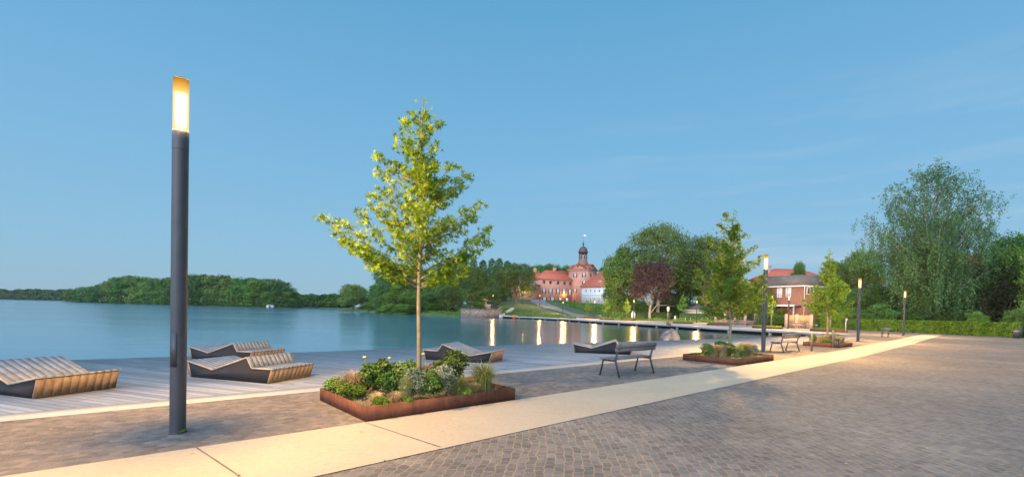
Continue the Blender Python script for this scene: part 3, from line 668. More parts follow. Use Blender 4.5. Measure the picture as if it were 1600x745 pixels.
# local x runs from the chaise end to the seat end, y goes away from the near side
def put_lounger(t, corner, ang, mirror, label):
    """corner = near bottom corner on the right as seen from the plaza; mirror turns the chaise end to the right"""
    d = Vector((math.cos(ang), math.sin(ang))); n = Vector((-d.y, d.x)); c = Vector(corner)
    if not mirror: o = c - d * 2.27; t.location = (o.x, o.y, .008); t.rotation_euler = (0, 0, ang)
    else: o = c - d * -.11 + n * 1.22; o = c + d * .11 + n * 1.22; t.location = (o.x, o.y, .008); t.rotation_euler = (0, 0, ang + math.pi)
    t['label'] = label
LA = math.atan2(-.30, .95)
put_lounger(l0, G(418, 600), LA, False, 'angular wooden lounger with dark side just right of the foreground lamp')
l = copy_tree(l0); put_lounger(l, G(51, 624), LA, True, 'angular wooden lounger cut by the left edge of the picture')
l = copy_tree(l0); a = Vector(G(299, 560.5)); b = a + 2.15 * Vector((math.cos(LA), math.sin(LA))); put_lounger(l, b, LA, False, 'wooden lounger half hidden behind the one by the foreground lamp')
l = copy_tree(l0); put_lounger(l, G(764, 568), LA, True, 'wooden lounger on the deck just right of the young sweetgum trunk')
l = copy_tree(l0); put_lounger(l, G(985, 554.5), math.atan2(-.22, .97), False, 'wooden lounger on the deck behind the dark bench')

# ================================================================== BENCHES
def make_bench(L=1.78, name='park_bench', cat='bench', boards=(3, 2)):
    """length along x, back at y=0, seat runs to y=+.5"""
    t = thing(name, 'x', cat)
    for x in (.10, L - .10):
        m = MB()
        for P in ([(0, .02, 0), (0, .10, .42)], [(0, .10, .42), (0, -.03, .62), (0, -.10, .84)]): pass
        m.tube([(x, -.06, 0), (x, .06, .38), (x, .065, .46), (x, -.05, .84)], [.025, .027, .027, .022], 6); m.build('leg', M['black_metal'], t)
        m = MB(); m.tube([(x, .06, .41), (x, .45, .41), (x, .55, 0)], [.023, .026, .026], 6); m.build('leg', M['black_metal'], t)
    m = MB()
    for i in range(boards[0]): w_ = .42 / boards[0]; m.box((L / 2, .07 + w_ * (i + .5), .452), (L, w_ - .012, .035))
    m.build('seat', M['bench_wood'], t)
    m = MB(); 
    for i in range(boards[1]):
        z = .65 + .099 * i; y = .012 - (z - .45) * .27 + .035; m.box((L / 2, y, z + .045), (L + .02, .035, .096))
    m.build('backrest', M['bench_wood'], t); return t
b0 = make_bench(); b0['group'] = 'dark framed benches round the pond'
def put_bench(t, loc, ang, label): t.location = (*loc, .005); t.rotation_euler = (0, 0, ang); t['label'] = label
p = UV(9.58, 6.98); put_bench(b0, p, AU, 'dark framed bench with its back to the path, beside the sweetgum planter')
b = copy_tree(b0); p = Vector(G(1222.5, 551)); q = Vector(G(1242, 549.5)); an = math.atan2((q - p).y, (q - p).x); put_bench(b, p - (q - p).normalized() * .1, an, 'bench right of the second planter, with its back to the path')
b = copy_tree(b0); put_bench(b, G(1147, 509.5), math.radians(-42), 'bench across the pond in front of the brick piered railing')
b = copy_tree(b0); put_bench(b, G(1236, 513), math.radians(-30), 'bench across the pond in front of the wooden fence')
b = copy_tree(b0); put_bench(b, (AX(932, 114), 114), math.radians(-50), 'far bench between two small planters below the white building')
ch = make_bench(.62, 'park_chair', 'chair'); put_bench(ch, G(1391, 527), math.radians(132), 'single wooden chair standing alone between the two right hand lamps')

# ================================================================== PLANTERS
def make_planter(L, W_, H_=.215, name='planter', lab='x', loc=(0, 0), ang=AU, grp='rusty steel planters'):
    t = thing(name, lab, 'planter', (*loc, .004), ang, grp); th = .012
    m = MB()
    for c, d in (((L / 2, th / 2, H_ / 2), (L, th, H_)), ((L / 2, W_ - th / 2, H_ / 2), (L, th, H_)), ((th / 2, W_ / 2, H_ / 2), (th, W_ - 2 * th, H_)), ((L - th / 2, W_ / 2, H_ / 2), (th, W_ - 2 * th, H_))): m.box(c, d)
    for c, d in (((L / 2, th + .012, H_ - .004), (L - 2 * th, .024, .008)), ((L / 2, W_ - th - .012, H_ - .004), (L - 2 * th, .024, .008))): m.box(c, d)
    m.build('frame', M['corten'], t)
    # uneven soil
    nx, ny = 28, 20; rng = np.random.default_rng(int(L * 100)); xs = np.linspace(th + .001, L - th - .001, nx); ys = np.linspace(th + .001, W_ - th - .001, ny)
    V = [(x, y, H_ - .07 + .025 * math.sin(x * 5) * math.cos(y * 6) + rng.normal() * .008) for x in xs for y in ys]; I = np.arange(nx * ny).reshape(nx, ny)
    link('soil', np_mesh('soil', V, np.stack([I[:-1, :-1].ravel(), I[1:, :-1].ravel(), I[1:, 1:].ravel(), I[:-1, 1:].ravel()], 1)), M['soil'], t, True); return t
def shrub_mesh(seed, H_, W_, size, n, per, up=.3, shape='diamond', k=5, aspect=.55):
    rng = np.random.default_rng(seed); L = []
    for i in range(k):
        a = rng.uniform(0, 6.28); r = W_ * .22 * rng.uniform(.3, 1); s = W_ * rng.uniform(.2, .3); L.append((r * math.cos(a), r * math.sin(a), H_ * rng.uniform(.4, .72), s, s, H_ * rng.uniform(.24, .34)))
    V, Q = blob_crown(rng, L, n, per, W_ * .05, size, shape, inner=.3, up=up); V[:, 2] = np.maximum(V[:, 2], .0)
    return V, Q
def stems_mesh(rng, n, H_, W_, r=.004):
    m = MB()
    for i in range(n):
        a = rng.uniform(0, 6.28); q = rng.uniform(.1, .45) * W_; m.tube([(q * .2 * math.cos(a), q * .2 * math.sin(a), -.03), (q * .6 * math.cos(a), q * .6 * math.sin(a), H_ * .45), (q * math.cos(a), q * math.sin(a), H_ * rng.uniform(.6, .95))], [r, r * .8, r * .4], 4)
    return m
def tuft_mesh(seed, n, H_, spread, wd=.007, seg=4):
    rng = np.random.default_rng(seed); V = []; Q = []
    for i in range(n):
        a = rng.uniform(0, 6.283); r0 = abs(rng.normal()) * .05; out_ = spread * rng.uniform(.25, 1.0) ** .8; h = H_ * rng.uniform(.55, 1.05); dx, dy = math.cos(a), math.sin(a); tx, ty = -dy, dx; b = len(V)
        for k in range(seg + 1):
            f = k / seg; r = r0 + out_ * f ** 1.8; z = h * (1 - (1 - f) ** 1.6) - out_ * .35 * f ** 4; ww = wd * (1 - f * .85) / 2
            V.append((dx * r + tx * ww, dy * r + ty * ww, z)); V.append((dx * r - tx * ww, dy * r - ty * ww, z))
        Q += [(b + 2 * k, b + 2 * k + 1, b + 2 * k + 3, b + 2 * k + 2) for k in range(seg)]
    return np_mesh('blades', V, np.array(Q))
def plant(name, label, cat, me, mat, loc, sc_=1.0, rz=0.0, grp=None, stems=None):
    o = bpy.data.objects.new(name, me); sc.collection.objects.link(o)
    if not me.materials: me.materials.append(mat)
    o.location = loc; o.rotation_euler = (0, 0, rz); o.scale = (sc_, sc_, sc_); tag(o, label, cat, grp); return o
P1 = make_planter(2.86, 1.9, lab='large rusty steel planter in the foreground holding the sweetgum tree', loc=UV(2.77, 6.31))
P2 = make_planter(3.1, 1.92, lab='rusty steel planter between the two benches holding a maple', loc=UV(15.5, 6.46))
P3 = make_planter(2.7, 1.75, lab='rusty steel planter behind the two short bollards', loc=UV(29.9, 7.12))
def in_planter(o, x, y): c, s = math.cos(AU), math.sin(AU); return (o.location.x + x * c - y * s, o.location.y + x * s + y * c)
# shared plant meshes
rngp = np.random.default_rng(5)
def mk(V_Q, nm): me = np_mesh(nm, *V_Q); return me
S_green = [mk(shrub_mesh(10 + i, .46, .52, .045, 300, 12), 'leaves') for i in range(3)]
S_dark = [mk(shrub_mesh(20 + i, .55, .5, .058, 230, 11), 'leaves') for i in range(2)]
S_grey = [mk(shrub_mesh(30 + i, .42, .5, .032, 340, 12), 'leaves') for i in range(2)]
S_low = [mk(shrub_mesh(40 + i, .2, .42, .028, 260, 14), 'leaves') for i in range(2)]
T_green = [tuft_mesh(50 + i, 620, .46, .32, .010) for i in range(2)]
T_straw = [tuft_mesh(60 + i, 560, .40, .30, .010) for i in range(2)]
T_tall = [tuft_mesh(70, 380, .62, .15, .010)]
for l_, mname in ((S_green, 'leaf_shrub'), (S_dark, 'leaf_shrub'), (S_grey, 'leaf_grey'), (S_low, 'leaf_lime'), (T_green, 'leaf_olive'), (T_straw, 'leaf_straw'), (T_tall, 'leaf_olive')):
    for me in l_: me.materials.append(M[mname])
ZP = .16
SH1 = [('leafy_shrub', 'dark leafy shrub with upright shoots near the left end of the foreground planter', 'shrub', S_dark[0], (576, 613), 1.05),
       ('leafy_shrub', 'dark bushy shrub second from the left in the foreground planter', 'shrub', S_dark[1], (594, 612), 1.05),
       ('leafy_shrub', 'small dark shrub in front of the two dark bushes of the foreground planter', 'shrub', S_dark[0], (607, 618), .85),
       ('leafy_shrub', 'green shrub in the middle of the foreground planter, left of the trunk', 'shrub', S_green[0], (622, 610), 1.15),
       ('leafy_shrub', 'green shrub just behind the left side of the sweetgum trunk', 'shrub', S_green[2], (640, 602), 1.1),
       ('silver_shrub', 'silvery leaved shrub in front of the sweetgum trunk', 'shrub', S_grey[0], (654, 621), 1.2),
       ('leafy_shrub', 'lime green shrub at the front right of the sweetgum trunk', 'shrub', S_green[2], (670, 620), 1.05),
       ('silver_shrub', 'silvery leaved shrub right of the sweetgum trunk', 'shrub', S_grey[1], (690, 615), 1.25),
       ('leafy_shrub', 'tall rounded green shrub right of the trunk in the foreground planter', 'shrub', S_green[1], (702, 603), 1.5),
       ('groundcover_clump', 'bright green ground cover clump in the left corner of the foreground planter', 'plant', S_low[0], (512, 611), 1.3),
       ('groundcover_clump', 'bright green ground cover clump behind the left rim of the foreground planter', 'plant', S_low[1], (536, 619), 1.25),
       ('groundcover_clump', 'darker green clump standing back from the left rim of the foreground planter', 'plant', S_low[1], (531, 606), 1.1),
       ('groundcover_clump', 'small round green clump just inside the front corner of the foreground planter', 'plant', S_low[0], (600, 634), .75),
       ('groundcover_clump', 'green clump between shrubs and front rim of the foreground planter', 'plant', S_low[1], (640, 628), .6),
       ('straw_grass', 'dry straw coloured grass at the left of the dark shrubs', 'ornamental grass', T_straw[0], (553, 613), 1.15),
       ('straw_grass', 'short dry straw heap behind the front corner of the foreground planter', 'ornamental grass', T_straw[1], (588, 626), .5),
       ('straw_grass', 'low dry tuft left of the upright green grass', 'ornamental grass', T_straw[0], (618, 627), .55),
       ('straw_grass', 'reddish dry grass behind the trunk of the sweetgum', 'ornamental grass', T_straw[1], (668, 598), 1.2),
       ('ornamental_grass', 'upright green grass clump in the front middle of the foreground planter', 'ornamental grass', T_tall[0], (633, 624), .72),
       ('ornamental_grass', 'wispy grass tuft left of the bare soil patch in the foreground planter', 'ornamental grass', T_green[1], (717, 615), .85),
       ('ornamental_grass', 'round feathery grass tuft near the right end of the foreground planter', 'ornamental grass', T_green[0], (755, 608), 1.3),
       ('straw_grass', 'short orange dry tuft at the foot of the round feathery grass', 'ornamental grass', T_straw[1], (741, 611), .55),
       ('groundcover_clump', 'small grey green clump between the two grass tufts of the foreground planter', 'plant', S_low[0], (730, 616), .7)]
for i, (nm, lab, cat, me, (x, y), s) in enumerate(SH1):
    g_ = np.array(G(x, y, .2)); lu, lv = g_ @ UA - 2.77, g_ @ VA - 6.31; lu = min(2.86 - .16 * s, max(.16 * s, lu)); lv = min(1.9 - .15 * s, max(.15 * s, lv))
    plant(nm, lab, cat, me, None, (*in_planter(P1, lu, lv), ZP), s, i * 1.7)
SH2 = [('leafy_shrub', 'green shrub at the left corner of the second planter', 'shrub', S_green[0], (.38, 1.25), .85),
       ('straw_grass', 'pale straw grass tuft left of the maple trunk in the second planter', 'ornamental grass', T_straw[0], (.7, 1.2), 1.0),
       ('straw_grass', 'pale round grass tuft behind the front corner of the second planter', 'ornamental grass', T_straw[1], (.95, .95), 1.05),
       ('leafy_shrub', 'leafy green shrub left of the maple trunk', 'shrub', S_green[1], (1.15, .82), .85),
       ('leafy_shrub', 'green shrub behind the maple trunk', 'shrub', S_green[2], (1.55, 1.3), .95),
       ('ornamental_grass', 'olive grass tuft in front of the maple trunk', 'ornamental grass', T_green[0], (1.6, .72), .85),
       ('ornamental_grass', 'olive grass tuft right of the maple trunk', 'ornamental grass', T_green[1], (2.1, .7), 1.0),
       ('straw_grass', 'large pale feather grass at the right end of the second planter', 'ornamental grass', T_straw[0], (2.62, .72), 1.15),
       ('leafy_shrub', 'yellow green shrub at the right end of the second planter', 'shrub', S_grey[0], (2.3, .45), .8)]
for i, (nm, lab, cat, me, (x, y), s) in enumerate(SH2): plant(nm, lab, cat, me, None, (*in_planter(P2, x, y), ZP), s * 1.2, i * 2.1 + .4)
SH3 = [('leafy_shrub', 'dark green shrub at the left end of the third planter', 'shrub', S_dark[0], (.3, 1.35), .8),
       ('straw_grass', 'orange dry grass tuft behind the first bollard', 'ornamental grass', T_straw[1], (.55, 1.2), 1.05),
       ('straw_grass', 'pale grass tuft between the two bollards', 'ornamental grass', T_straw[0], (.9, .95), 1.15),
       ('ornamental_grass', 'olive grass tuft at the foot of the third planter tree', 'ornamental grass', T_green[0], (1.3, .9), 1.0),
       ('straw_grass', 'straw grass tuft just behind the second bollard', 'ornamental grass', T_straw[1], (1.45, .5), 1.0),
       ('ornamental_grass', 'large olive grass tuft at the right end of the third planter', 'ornamental grass', T_green[1], (2.2, .8), 1.2),
       ('straw_grass', 'pale grass tuft in the right front corner of the third planter', 'ornamental grass', T_straw[0], (2.35, .45), .95),
       ('groundcover_clump', 'low green clump at the left rim of the third planter', 'plant', S_low[0], (.3, .7), 1.0)]
for i, (nm, lab, cat, me, (x, y), s) in enumerate(SH3): plant(nm, lab, cat, me, None, (*in_planter(P3, x, y), ZP), s * 1.2, i * 1.3 + .9)
# low ground cover between the plants: stuff
for Pn, L, W_, lab in ((P1, 2.86, 1.9, 'low ground cover filling the foreground planter'), (P2, 3.1, 1.92, 'low ground cover filling the second planter'), (P3, 2.7, 1.75, 'low ground cover filling the third planter')):
    rng = np.random.default_rng(int(L * 1000)); n = 3800; C = np.stack([rng.uniform(.04, L - .04, n), rng.uniform(.04, W_ - .04, n), np.zeros(n)], 1)
    dens = np.sin(C[:, 0] * 5 + 1) * np.cos(C[:, 1] * 6) + rng.normal(size=n) * .6; C = C[dens > -.1]; C[:, 2] = .165 + np.abs(rng.normal(size=len(C))) * .035
    V, Q = leaves(C, .035, rng, up=.6); o = link('ground_cover', np_mesh('ground_cover', V, Q), M['leaf_shrub']); o.location = Pn.location; o.rotation_euler = Pn.rotation_euler
    tag(o, lab, 'ground cover', kind='stuff')
# pale flower heads on stalks by the trunk
m0 = MB(); m0.tube([(0, 0, 0), (.02, 0, .3), (.0, .02, .62)], .004, 4)
for i, (x, y, z, lab) in enumerate(((.62, 1.5, .95, 'pale flower on a thin stalk left of the dark shrubs'), (1.22, 1.72, .85, 'pale flower on a thin stalk behind the middle shrubs'), (1.85, 1.55, .95, 'yellow flower on a stalk right of the sweetgum trunk'))):
    t = thing('flower', lab, 'flower', (*in_planter(P1, x, y), ZP), i); t.scale = (z, z, z); MB().tube([(0, 0, 0), (.02, 0, .3), (.0, .02, .62)], .005, 5).build('stem', M['leaf_shrub'], t)
    MB().lathe([(0, .60), (.03, .62), (.04, .64), (.02, .65), (0, .645)], 10, (0, .02, 0)).build('petals', M['flower'], t, True)

# ---- young trees
def young_tree(name, label, loc, seed, leafm, H_, branches, leaf=.13, per=9, twigs=7, r0=.042, star=True, bark='young_bark', z0=.14, bend=.02, cat='tree', twig_len=.27, stake=False):
    rng = np.random.default_rng(seed); t = thing(name, label, cat, (*loc, z0)); m = MB()
    n = 10; trunk = [Vector((bend * math.sin(i * 1.3) * (i > 0), bend * math.cos(i * 1.7) * (i > 0), H_ * i / n)) for i in range(n + 1)]
    m.tube(trunk, [r0 * (1.25 if i == 0 else 1) * (1 - .93 * (i / n) ** 1.1) + .003 for i in range(n + 1)], 8); C = []
    def tp(z): f = max(0, min(.999, z / H_)) * n; i = int(f); return trunk[i].lerp(trunk[i + 1], f - i)
    for (zs, dx, dy, zt) in branches:
        s = tp(zs); e = Vector((dx, dy, zt)); L = (e - s).length; mid = s.lerp(e, .5) + Vector((0, 0, -.06 * L)) + Vector(rng.normal(size=3) * .03 * L)
        rr = max(.004, .014 * min(1.3, L)); P = [s, s.lerp(mid, .55) + Vector((0, 0, .01)), mid, mid.lerp(e, .5) + Vector((0, 0, .01)), e]; m.tube(P, [rr, rr * .8, rr * .6, rr * .4, rr * .2], 5)
        nt_ = max(2, int(twigs * L / 1.0))
        for k in range(nt_ + 1):
            f = .22 + .78 * (k / nt_); q = f * 4; i = min(3, int(q)); b = P[i].lerp(P[i + 1], q - i); dr = (e - s).normalized()
            d = Vector(rng.normal(size=3)); d = (d - dr * d.dot(dr)).normalized() * .8 + dr * .7 + Vector((0, 0, .25)); tl = twig_len * (1.1 - .6 * f) * rng.uniform(.6, 1.2) * min(1, .5 + L / 1.2)
            te = b + d.normalized() * tl
            if k == nt_: te = e + dr * .05
            m.tube([b, b.lerp(te, .5), te], [.0035, .003, .0015], 4, False)
            for j in range(per): p = b.lerp(te, rng.uniform(.15, 1.1)); C.append(p + Vector((rng.normal() * .045, rng.normal() * .045, -abs(rng.normal()) * .05)) * (leaf / .13))
    # leader
    for j in range(int(per * 4)): z = rng.uniform(H_ * .80, H_ * 1.01); p = tp(z); C.append(p + Vector(rng.normal(size=3) * .06))
    C = np.array([tuple(c) for c in C]); V, Q = leaves(C, leaf, rng, 'star' if star else 'diamond', up=.25, aspect=.8)
    m.build('trunk', M[bark], t, True); link('crown', np_mesh('crown', V, Q), M[leafm], t)
    if stake: MB().tube([(.16, .1, 0), (.16, .1, 1.9)], .028, 6).build('stake', M['edge_wood'], t)
    return t
def br_from_px(px0, Y, tips, rng, extra=12, top=5.2, bottom=1.9, Wr=1.3, hor=481):
    k = 720 / Y; B = []
    for (x, y) in tips:
        dx = (x - px0) / k; zt = ZT(x, y, Y) - .14; dy = rng.uniform(-.35, .35) * max(.3, abs(dx)); L = math.hypot(dx, dy); B.append((max(bottom - .14, zt - L * rng.uniform(.55, .85) - .08), dx, dy, zt))
    for i in range(extra):
        zf = rng.uniform(.02, .92); z = bottom + (top - bottom) * zf; R_ = Wr * (1 - zf) ** .8 * rng.uniform(.55, .95); a = rng.choice([1, -1]) * rng.uniform(.9, 2.2); dx, dy = R_ * math.cos(a), R_ * math.sin(a)
        B.append((z - .14, dx, dy, z + .6 * R_ + .1))
    return B
rng = np.random.default_rng(3)
loc = UV(4.2, 7.35); Yt = loc[1]
tips1 = [(517, 345), (532, 372), (548, 350), (556, 385), (584, 238), (588, 268), (584, 322), (578, 300), (566, 335), (598, 398), (575, 392), (622, 218), (618, 250), (628, 190), (600, 300), (640, 175), (664, 180), (680, 195), (676, 225), (704, 258), (712, 285), (722, 270), (744, 318), (738, 335), (757, 352), (758, 372), (742, 392), (722, 398), (728, 418), (700, 425), (612, 425), (640, 425), (690, 300), (700, 340), (630, 320), (610, 345), (672, 255), (640, 230)]
young_tree('sweetgum_tree', 'young sweetgum with star shaped leaves glowing yellow in the lamp light, in the foreground planter', loc, 7, 'leaf_gum', 5.22, br_from_px(656, Yt, tips1, rng, 22, 5.0, 2.0, 1.1), .14, 10, 10, .045)
loc = UV(17.0, 7.4); Yt = loc[1]
tips2 = [(1084, 440), (1090, 420), (1096, 395), (1094, 465), (1104, 372), (1100, 480), (1118, 350), (1126, 335), (1150, 350), (1160, 365), (1172, 385), (1182, 400), (1196, 428), (1200, 445), (1192, 462), (1178, 478), (1160, 485), (1120, 488), (1108, 410), (1170, 420), (1152, 400), (1128, 380), (1110, 450), (1180, 440), (1130, 460), (1150, 460), (1165, 450), (1112, 430)]
young_tree('maple_tree', 'young maple in the second planter, its right side lit yellow by the lamp', loc, 17, 'leaf_maple', 5.25, br_from_px(1141, Yt, tips2, rng, 46, 4.9, 1.5, 1.35), .15, 12, 9, .05)
loc = UV(31.0, 8.0); Yt = loc[1]
tips3 = [(1268, 462), (1264, 475), (1270, 445), (1278, 425), (1282, 410), (1300, 412), (1310, 430), (1318, 445), (1328, 455), (1334, 470), (1330, 482), (1315, 490), (1280, 490), (1290, 400), (1300, 440), (1285, 460), (1305, 470), (1320, 468)]
young_tree('maple_tree', 'young maple standing behind the bollards in the third planter', loc, 27, 'leaf_maple', 5.3, br_from_px(1293, Yt, tips3, rng, 46, 4.9, 1.5, 1.45), .16, 12, 9, .055)
# small far planters, each with a young tree
far_pl = [(917.5, 496.8, 2.9, 'first and farthest small planter left of the white building lamp', 'small tree lit yellow, just left of the lamp by the white building', 918.5, 466, 'leaf_lime'),
          (946, 498.8, 3.0, 'small planter with a thin green tree below the white building', 'thin green young tree between two yellow lit ones across the pond', 947.5, 466, 'leaf_lime'),
          (978.5, 500.5, 3.1, 'small planter with a yellow lit tree left of the beech lamp', 'small tree lit yellow left of the lamp by the copper beech', 979.5, 466, 'leaf_lime'),
          (1065, 505, 3.4, 'small planter with a yellow lit tree left of the pavilion', 'small tree lit yellow left of the slate pavilion', 1067, 457, 'leaf_lime'),
          (1121.5, 508, 3.6, 'small planter below the brick piered railing, behind the maple', 'pale green sapling in front of the brick piered railing', 1125, 470, 'leaf_lime'),
          (1197.5, 513, 3.7, 'small planter across the pond behind the second lamp', 'sapling behind the second lamp, lit yellow by the house lamp', 1205, 462, 'leaf_lime'),
          (1294.5, 518, 3.9, 'low planter in front of the hedge, behind the third planter', 'staked young tree in front of the hedge behind the third maple', 1297, 470, 'leaf_maple')]
for i, (px, py, L, lab, tlab, tx, ty, lm) in enumerate(far_pl):
    g = G(px, py); Y = g[1]; an = math.atan2(Y * -.9, 6) if i < 3 else math.radians(-38); an = math.radians(-36)
    t = make_planter(L * .92, 1.6, .22, lab=lab, loc=(g[0] - math.cos(an) * L * .46, g[1] - math.sin(an) * L * .46), ang=an, grp='small rusty planters across the pond')
    rg = np.random.default_rng(300 + i); n = 1500; C = np.stack([rg.uniform(.1, L * .92 - .1, n), rg.uniform(.1, 1.5, n), .2 + np.abs(rg.normal(size=n)) * .09], 1)
    V, Q = leaves(C, .11, rg, up=.3); o = link('planter_greenery', np_mesh('planter_greenery', V, Q), M['leaf_lime' if i % 2 else 'leaf_shrub']); o.location = t.location; o.rotation_euler = t.rotation_euler; tag(o, 'low greenery filling the ' + lab, 'ground cover', kind='stuff')
    X2 = AX(tx, Y + .9); Ht = ZT(tx, ty, Y + .9) - .14; B = []
    for k in range(26):
        zf = rg.uniform(.0, .9); z = Ht * (.32 + .6 * zf); R_ = Ht * .28 * (1 - zf) ** .8 * rg.uniform(.5, 1); a = rg.uniform(0, 6.28); B.append((z, R_ * math.cos(a), R_ * math.sin(a), min(Ht, z + .5 * R_ + .1)))
    young_tree('young_tree', tlab, (X2, Y + .9), 400 + i, lm, Ht, B, .17, 7, 6, .045, False, stake=(i == 6))

# ================================================================== SMALL THINGS ROUND THE PLAZA
def gpos(px, py): return G(px, py)
bl = thing('bollard', 'short dark bollard nearest the second bench, in front of the third planter', 'bollard', (*G(1268, 548.5), .004), 0, 'short bollards by the third planter')
MB().lathe([(0, 0), (.05, 0), (.05, .86), (.046, .88), (0, .88)], 16).build('post', M['bench_wood'], bl, True)
MB().lathe([(0, .88), (.044, .88), (.044, .905), (.036, .915), (0, .915)], 16).build('cap', M['grey_metal'], bl)
copy_tree(bl, 'short dark bollard at the right part of the third planter', (*G(1301, 542.8), .004))
bb = thing('bag_dispenser', 'small dark post leaning on the corner of the third planter', 'post', (*G(1308.5, 543.3), .004))
MB().box((0, 0, .2), (.09, .07, .4)).build('post', M['black_metal'], bb); MB().box((0, 0, .45), (.14, .1, .1)).build('box', M['shutter'], bb)
sg = thing('sign_post', 'pale grey sign post standing left of the third lamp, before the hedge', 'sign', (*G(1321, 519), .004), math.radians(25))
MB().box((0, 0, .65), (.10, .07, 1.3)).build('post', M['grey_metal'], sg); MB().box((.09, -.005, 1.42), (.34, .06, .26)).build('panel', M['grey_metal'], sg)
def litter_bin(loc, label, h=.8, r=.22):
    t = thing('litter_bin', label, 'litter bin', (*loc, .004), 0, 'grey litter bins'); MB().lathe([(0, .03), (r, .03), (r, h), (r - .02, h + .02), (r - .05, h + .02), (r - .06, h - .1), (0, h - .1)], 24).build('body', M['lamp_metal'], t, False)
    MB().lathe([(r + .004, h - .14), (r + .008, h - .12), (r + .004, h - .10)], 24).build('band', M['grey_metal'], t); return t
litter_bin(G(1274.5, 516.2), 'grey litter bin between the wooden fence and the hedge end')
litter_bin(G(1588, 528.5), 'grey litter bin at the right hand end of the clipped hedge', .85, .26)
# boulder with a bronze seal in the pond
bg_ = G(1048, 533, -.55); by = 30.5; bx = AX(1049, by)
rng = np.random.default_rng(12)
import bmesh
def rock(name, mat, r, seed, parent=None, sub=4):
    bm = bmesh.new(); bmesh.ops.create_icosphere(bm, subdivisions=sub, radius=1.0); rg = np.random.default_rng(seed); pl = rand_dirs(rg, 22); off = rg.uniform(.68, .95, 22)
    for v in bm.verts:
        p = np.array(v.co); 
        for n_, d_ in zip(pl, off):
            k = p @ n_
            if k > d_: p = p - n_ * (k - d_) * .85
        p += .03 * np.array([math.sin(p[1] * 9), math.sin(p[2] * 11), math.sin(p[0] * 8)]); v.co = Vector(p * np.array(r))
    me = bpy.data.meshes.new(name); bm.to_mesh(me); bm.free(); return link(name, me, mat, parent, True)
bo = rock('boulder', M['granite'], (.80, .75, .86), 4); bo.location = (bx, by, -.5); tag(bo, 'rounded grey granite boulder standing in the pond', 'boulder')
k = (ZT(1049, 507, by) + .5) / .86
bo.scale = (1.0, 1.0, max(.9, min(1.6, k)))
sl = thing('bronze_figure', 'small bronze otter figure perched on top of the pond boulder', 'statue', (AX(1045, by), by, ZT(1045, 507.5, by) - .02))
m = MB(); m.tube([(.20, 0, .02), (.12, 0, .06), (0, 0, .09), (-.08, 0, .10), (-.06, 0, .20), (.02, 0, .30), (.10, 0, .36), (.16, 0, .37)], [.02, .06, .09, .085, .07, .05, .05, .02], 10); m.build('figure', M['copper_dark'], sl, True)
# hedges: box of leaves over a dark core, following a line
def hedge(name, label, pts, h, wd, n_per_m, size, mat, zb=0.0, seed=1, group=None, zf=None):
    rg = np.random.default_rng(seed); t = thing(name, label, 'hedge', (pts[0][0], pts[0][1], 0), 0, group); C = []; O = []; mb = MB(); x0, y0 = pts[0]
    for a, b in zip(pts[:-1], pts[1:]):
        a, b = np.array(a, float), np.array(b, float); L = np.linalg.norm(b - a); d = (b - a) / L; nn = np.array([-d[1], d[0]]); n = int(L * n_per_m)
        za, zb_ = (zf(*a), zf(*b)) if zf else (zb, zb)
        f = rg.random(n); side = rg.choice([0, 1, 2], n, p=[.36, .36, .28]); hh = np.where(side == 2, h + rg.normal(size=n) * .035, rg.uniform(0, h, n)); o = np.where(side == 0, -.5, np.where(side == 1, .5, rg.uniform(-.5, .5, n))) * wd + rg.normal(size=n) * .05
        zz = za + (zb_ - za) * f; P = a + d * (f * L)[:, None] + nn * o[:, None]; C.append(np.column_stack([P[:, 0] - x0, P[:, 1] - y0, zz + hh]))
        O.append(np.column_stack([nn[0] * np.sign(o) * (side < 2), nn[1] * np.sign(o) * (side < 2), (side == 2) * 1.0]))
        c = [a - nn * wd * .42, b - nn * wd * .42, b + nn * wd * .42, a + nn * wd * .42]; zs = [za, zb_, zb_, za]
        V = [(p[0] - x0, p[1] - y0, z - .1) for p, z in zip(c, zs)] + [(p[0] - x0, p[1] - y0, z + h - .08) for p, z in zip(c, zs)]
        mb.add(V, [(0, 1, 2, 3), (7, 6, 5, 4), (0, 4, 5, 1), (1, 5, 6, 2), (2, 6, 7, 3), (3, 7, 4, 0)])
    mb.build('inner_twigs', M['leaf_yew'], t); V, Q = leaves(np.concatenate(C), size, rg, out=np.concatenate(O) * 1.2, aspect=.8); link('foliage', np_mesh('foliage', V, Q), M[mat], t); return t
HP = [(44.8, 69), (46.9, 62.2), (48.9, 58.2), (50.5, 55), (50.9, 50.6), (52.1, 47.0)]
hedge('clipped_hedge', 'long clipped bright green hedge bounding the plaza under the birch', HP, 1.45, .9, 1500, .13, 'leaf_hedge', seed=3)
hedge('clipped_hedge', 'darker overgrown hedge right of the litter bin at the far right', [(53.0, 46.8), (57, 44.5), (64, 40)], 1.7, 1.1, 1100, .15, 'leaf_a', seed=4)
hedge('clipped_hedge', 'clipped dark hedge behind the promenade, below the beech and pavilion', [(AX(1118, 100), 100), (AX(1063, 105), 105)], 1.75, 1.0, 420, .24, 'leaf_b', seed=5)
hedge('clipped_hedge', 'clipped dark hedge left of the white post, below the copper beech', [(AX(1049, 106), 106), (AX(996, 112), 112)], 1.8, 1.0, 420, .24, 'leaf_b', seed=6)
hedge('clipped_hedge', 'dark hedge below the white building, behind the thin young trees', [(AX(988, 113), 113), (AX(955, 118), 118)], 1.7, 1.0, 420, .24, 'leaf_b', seed=7)
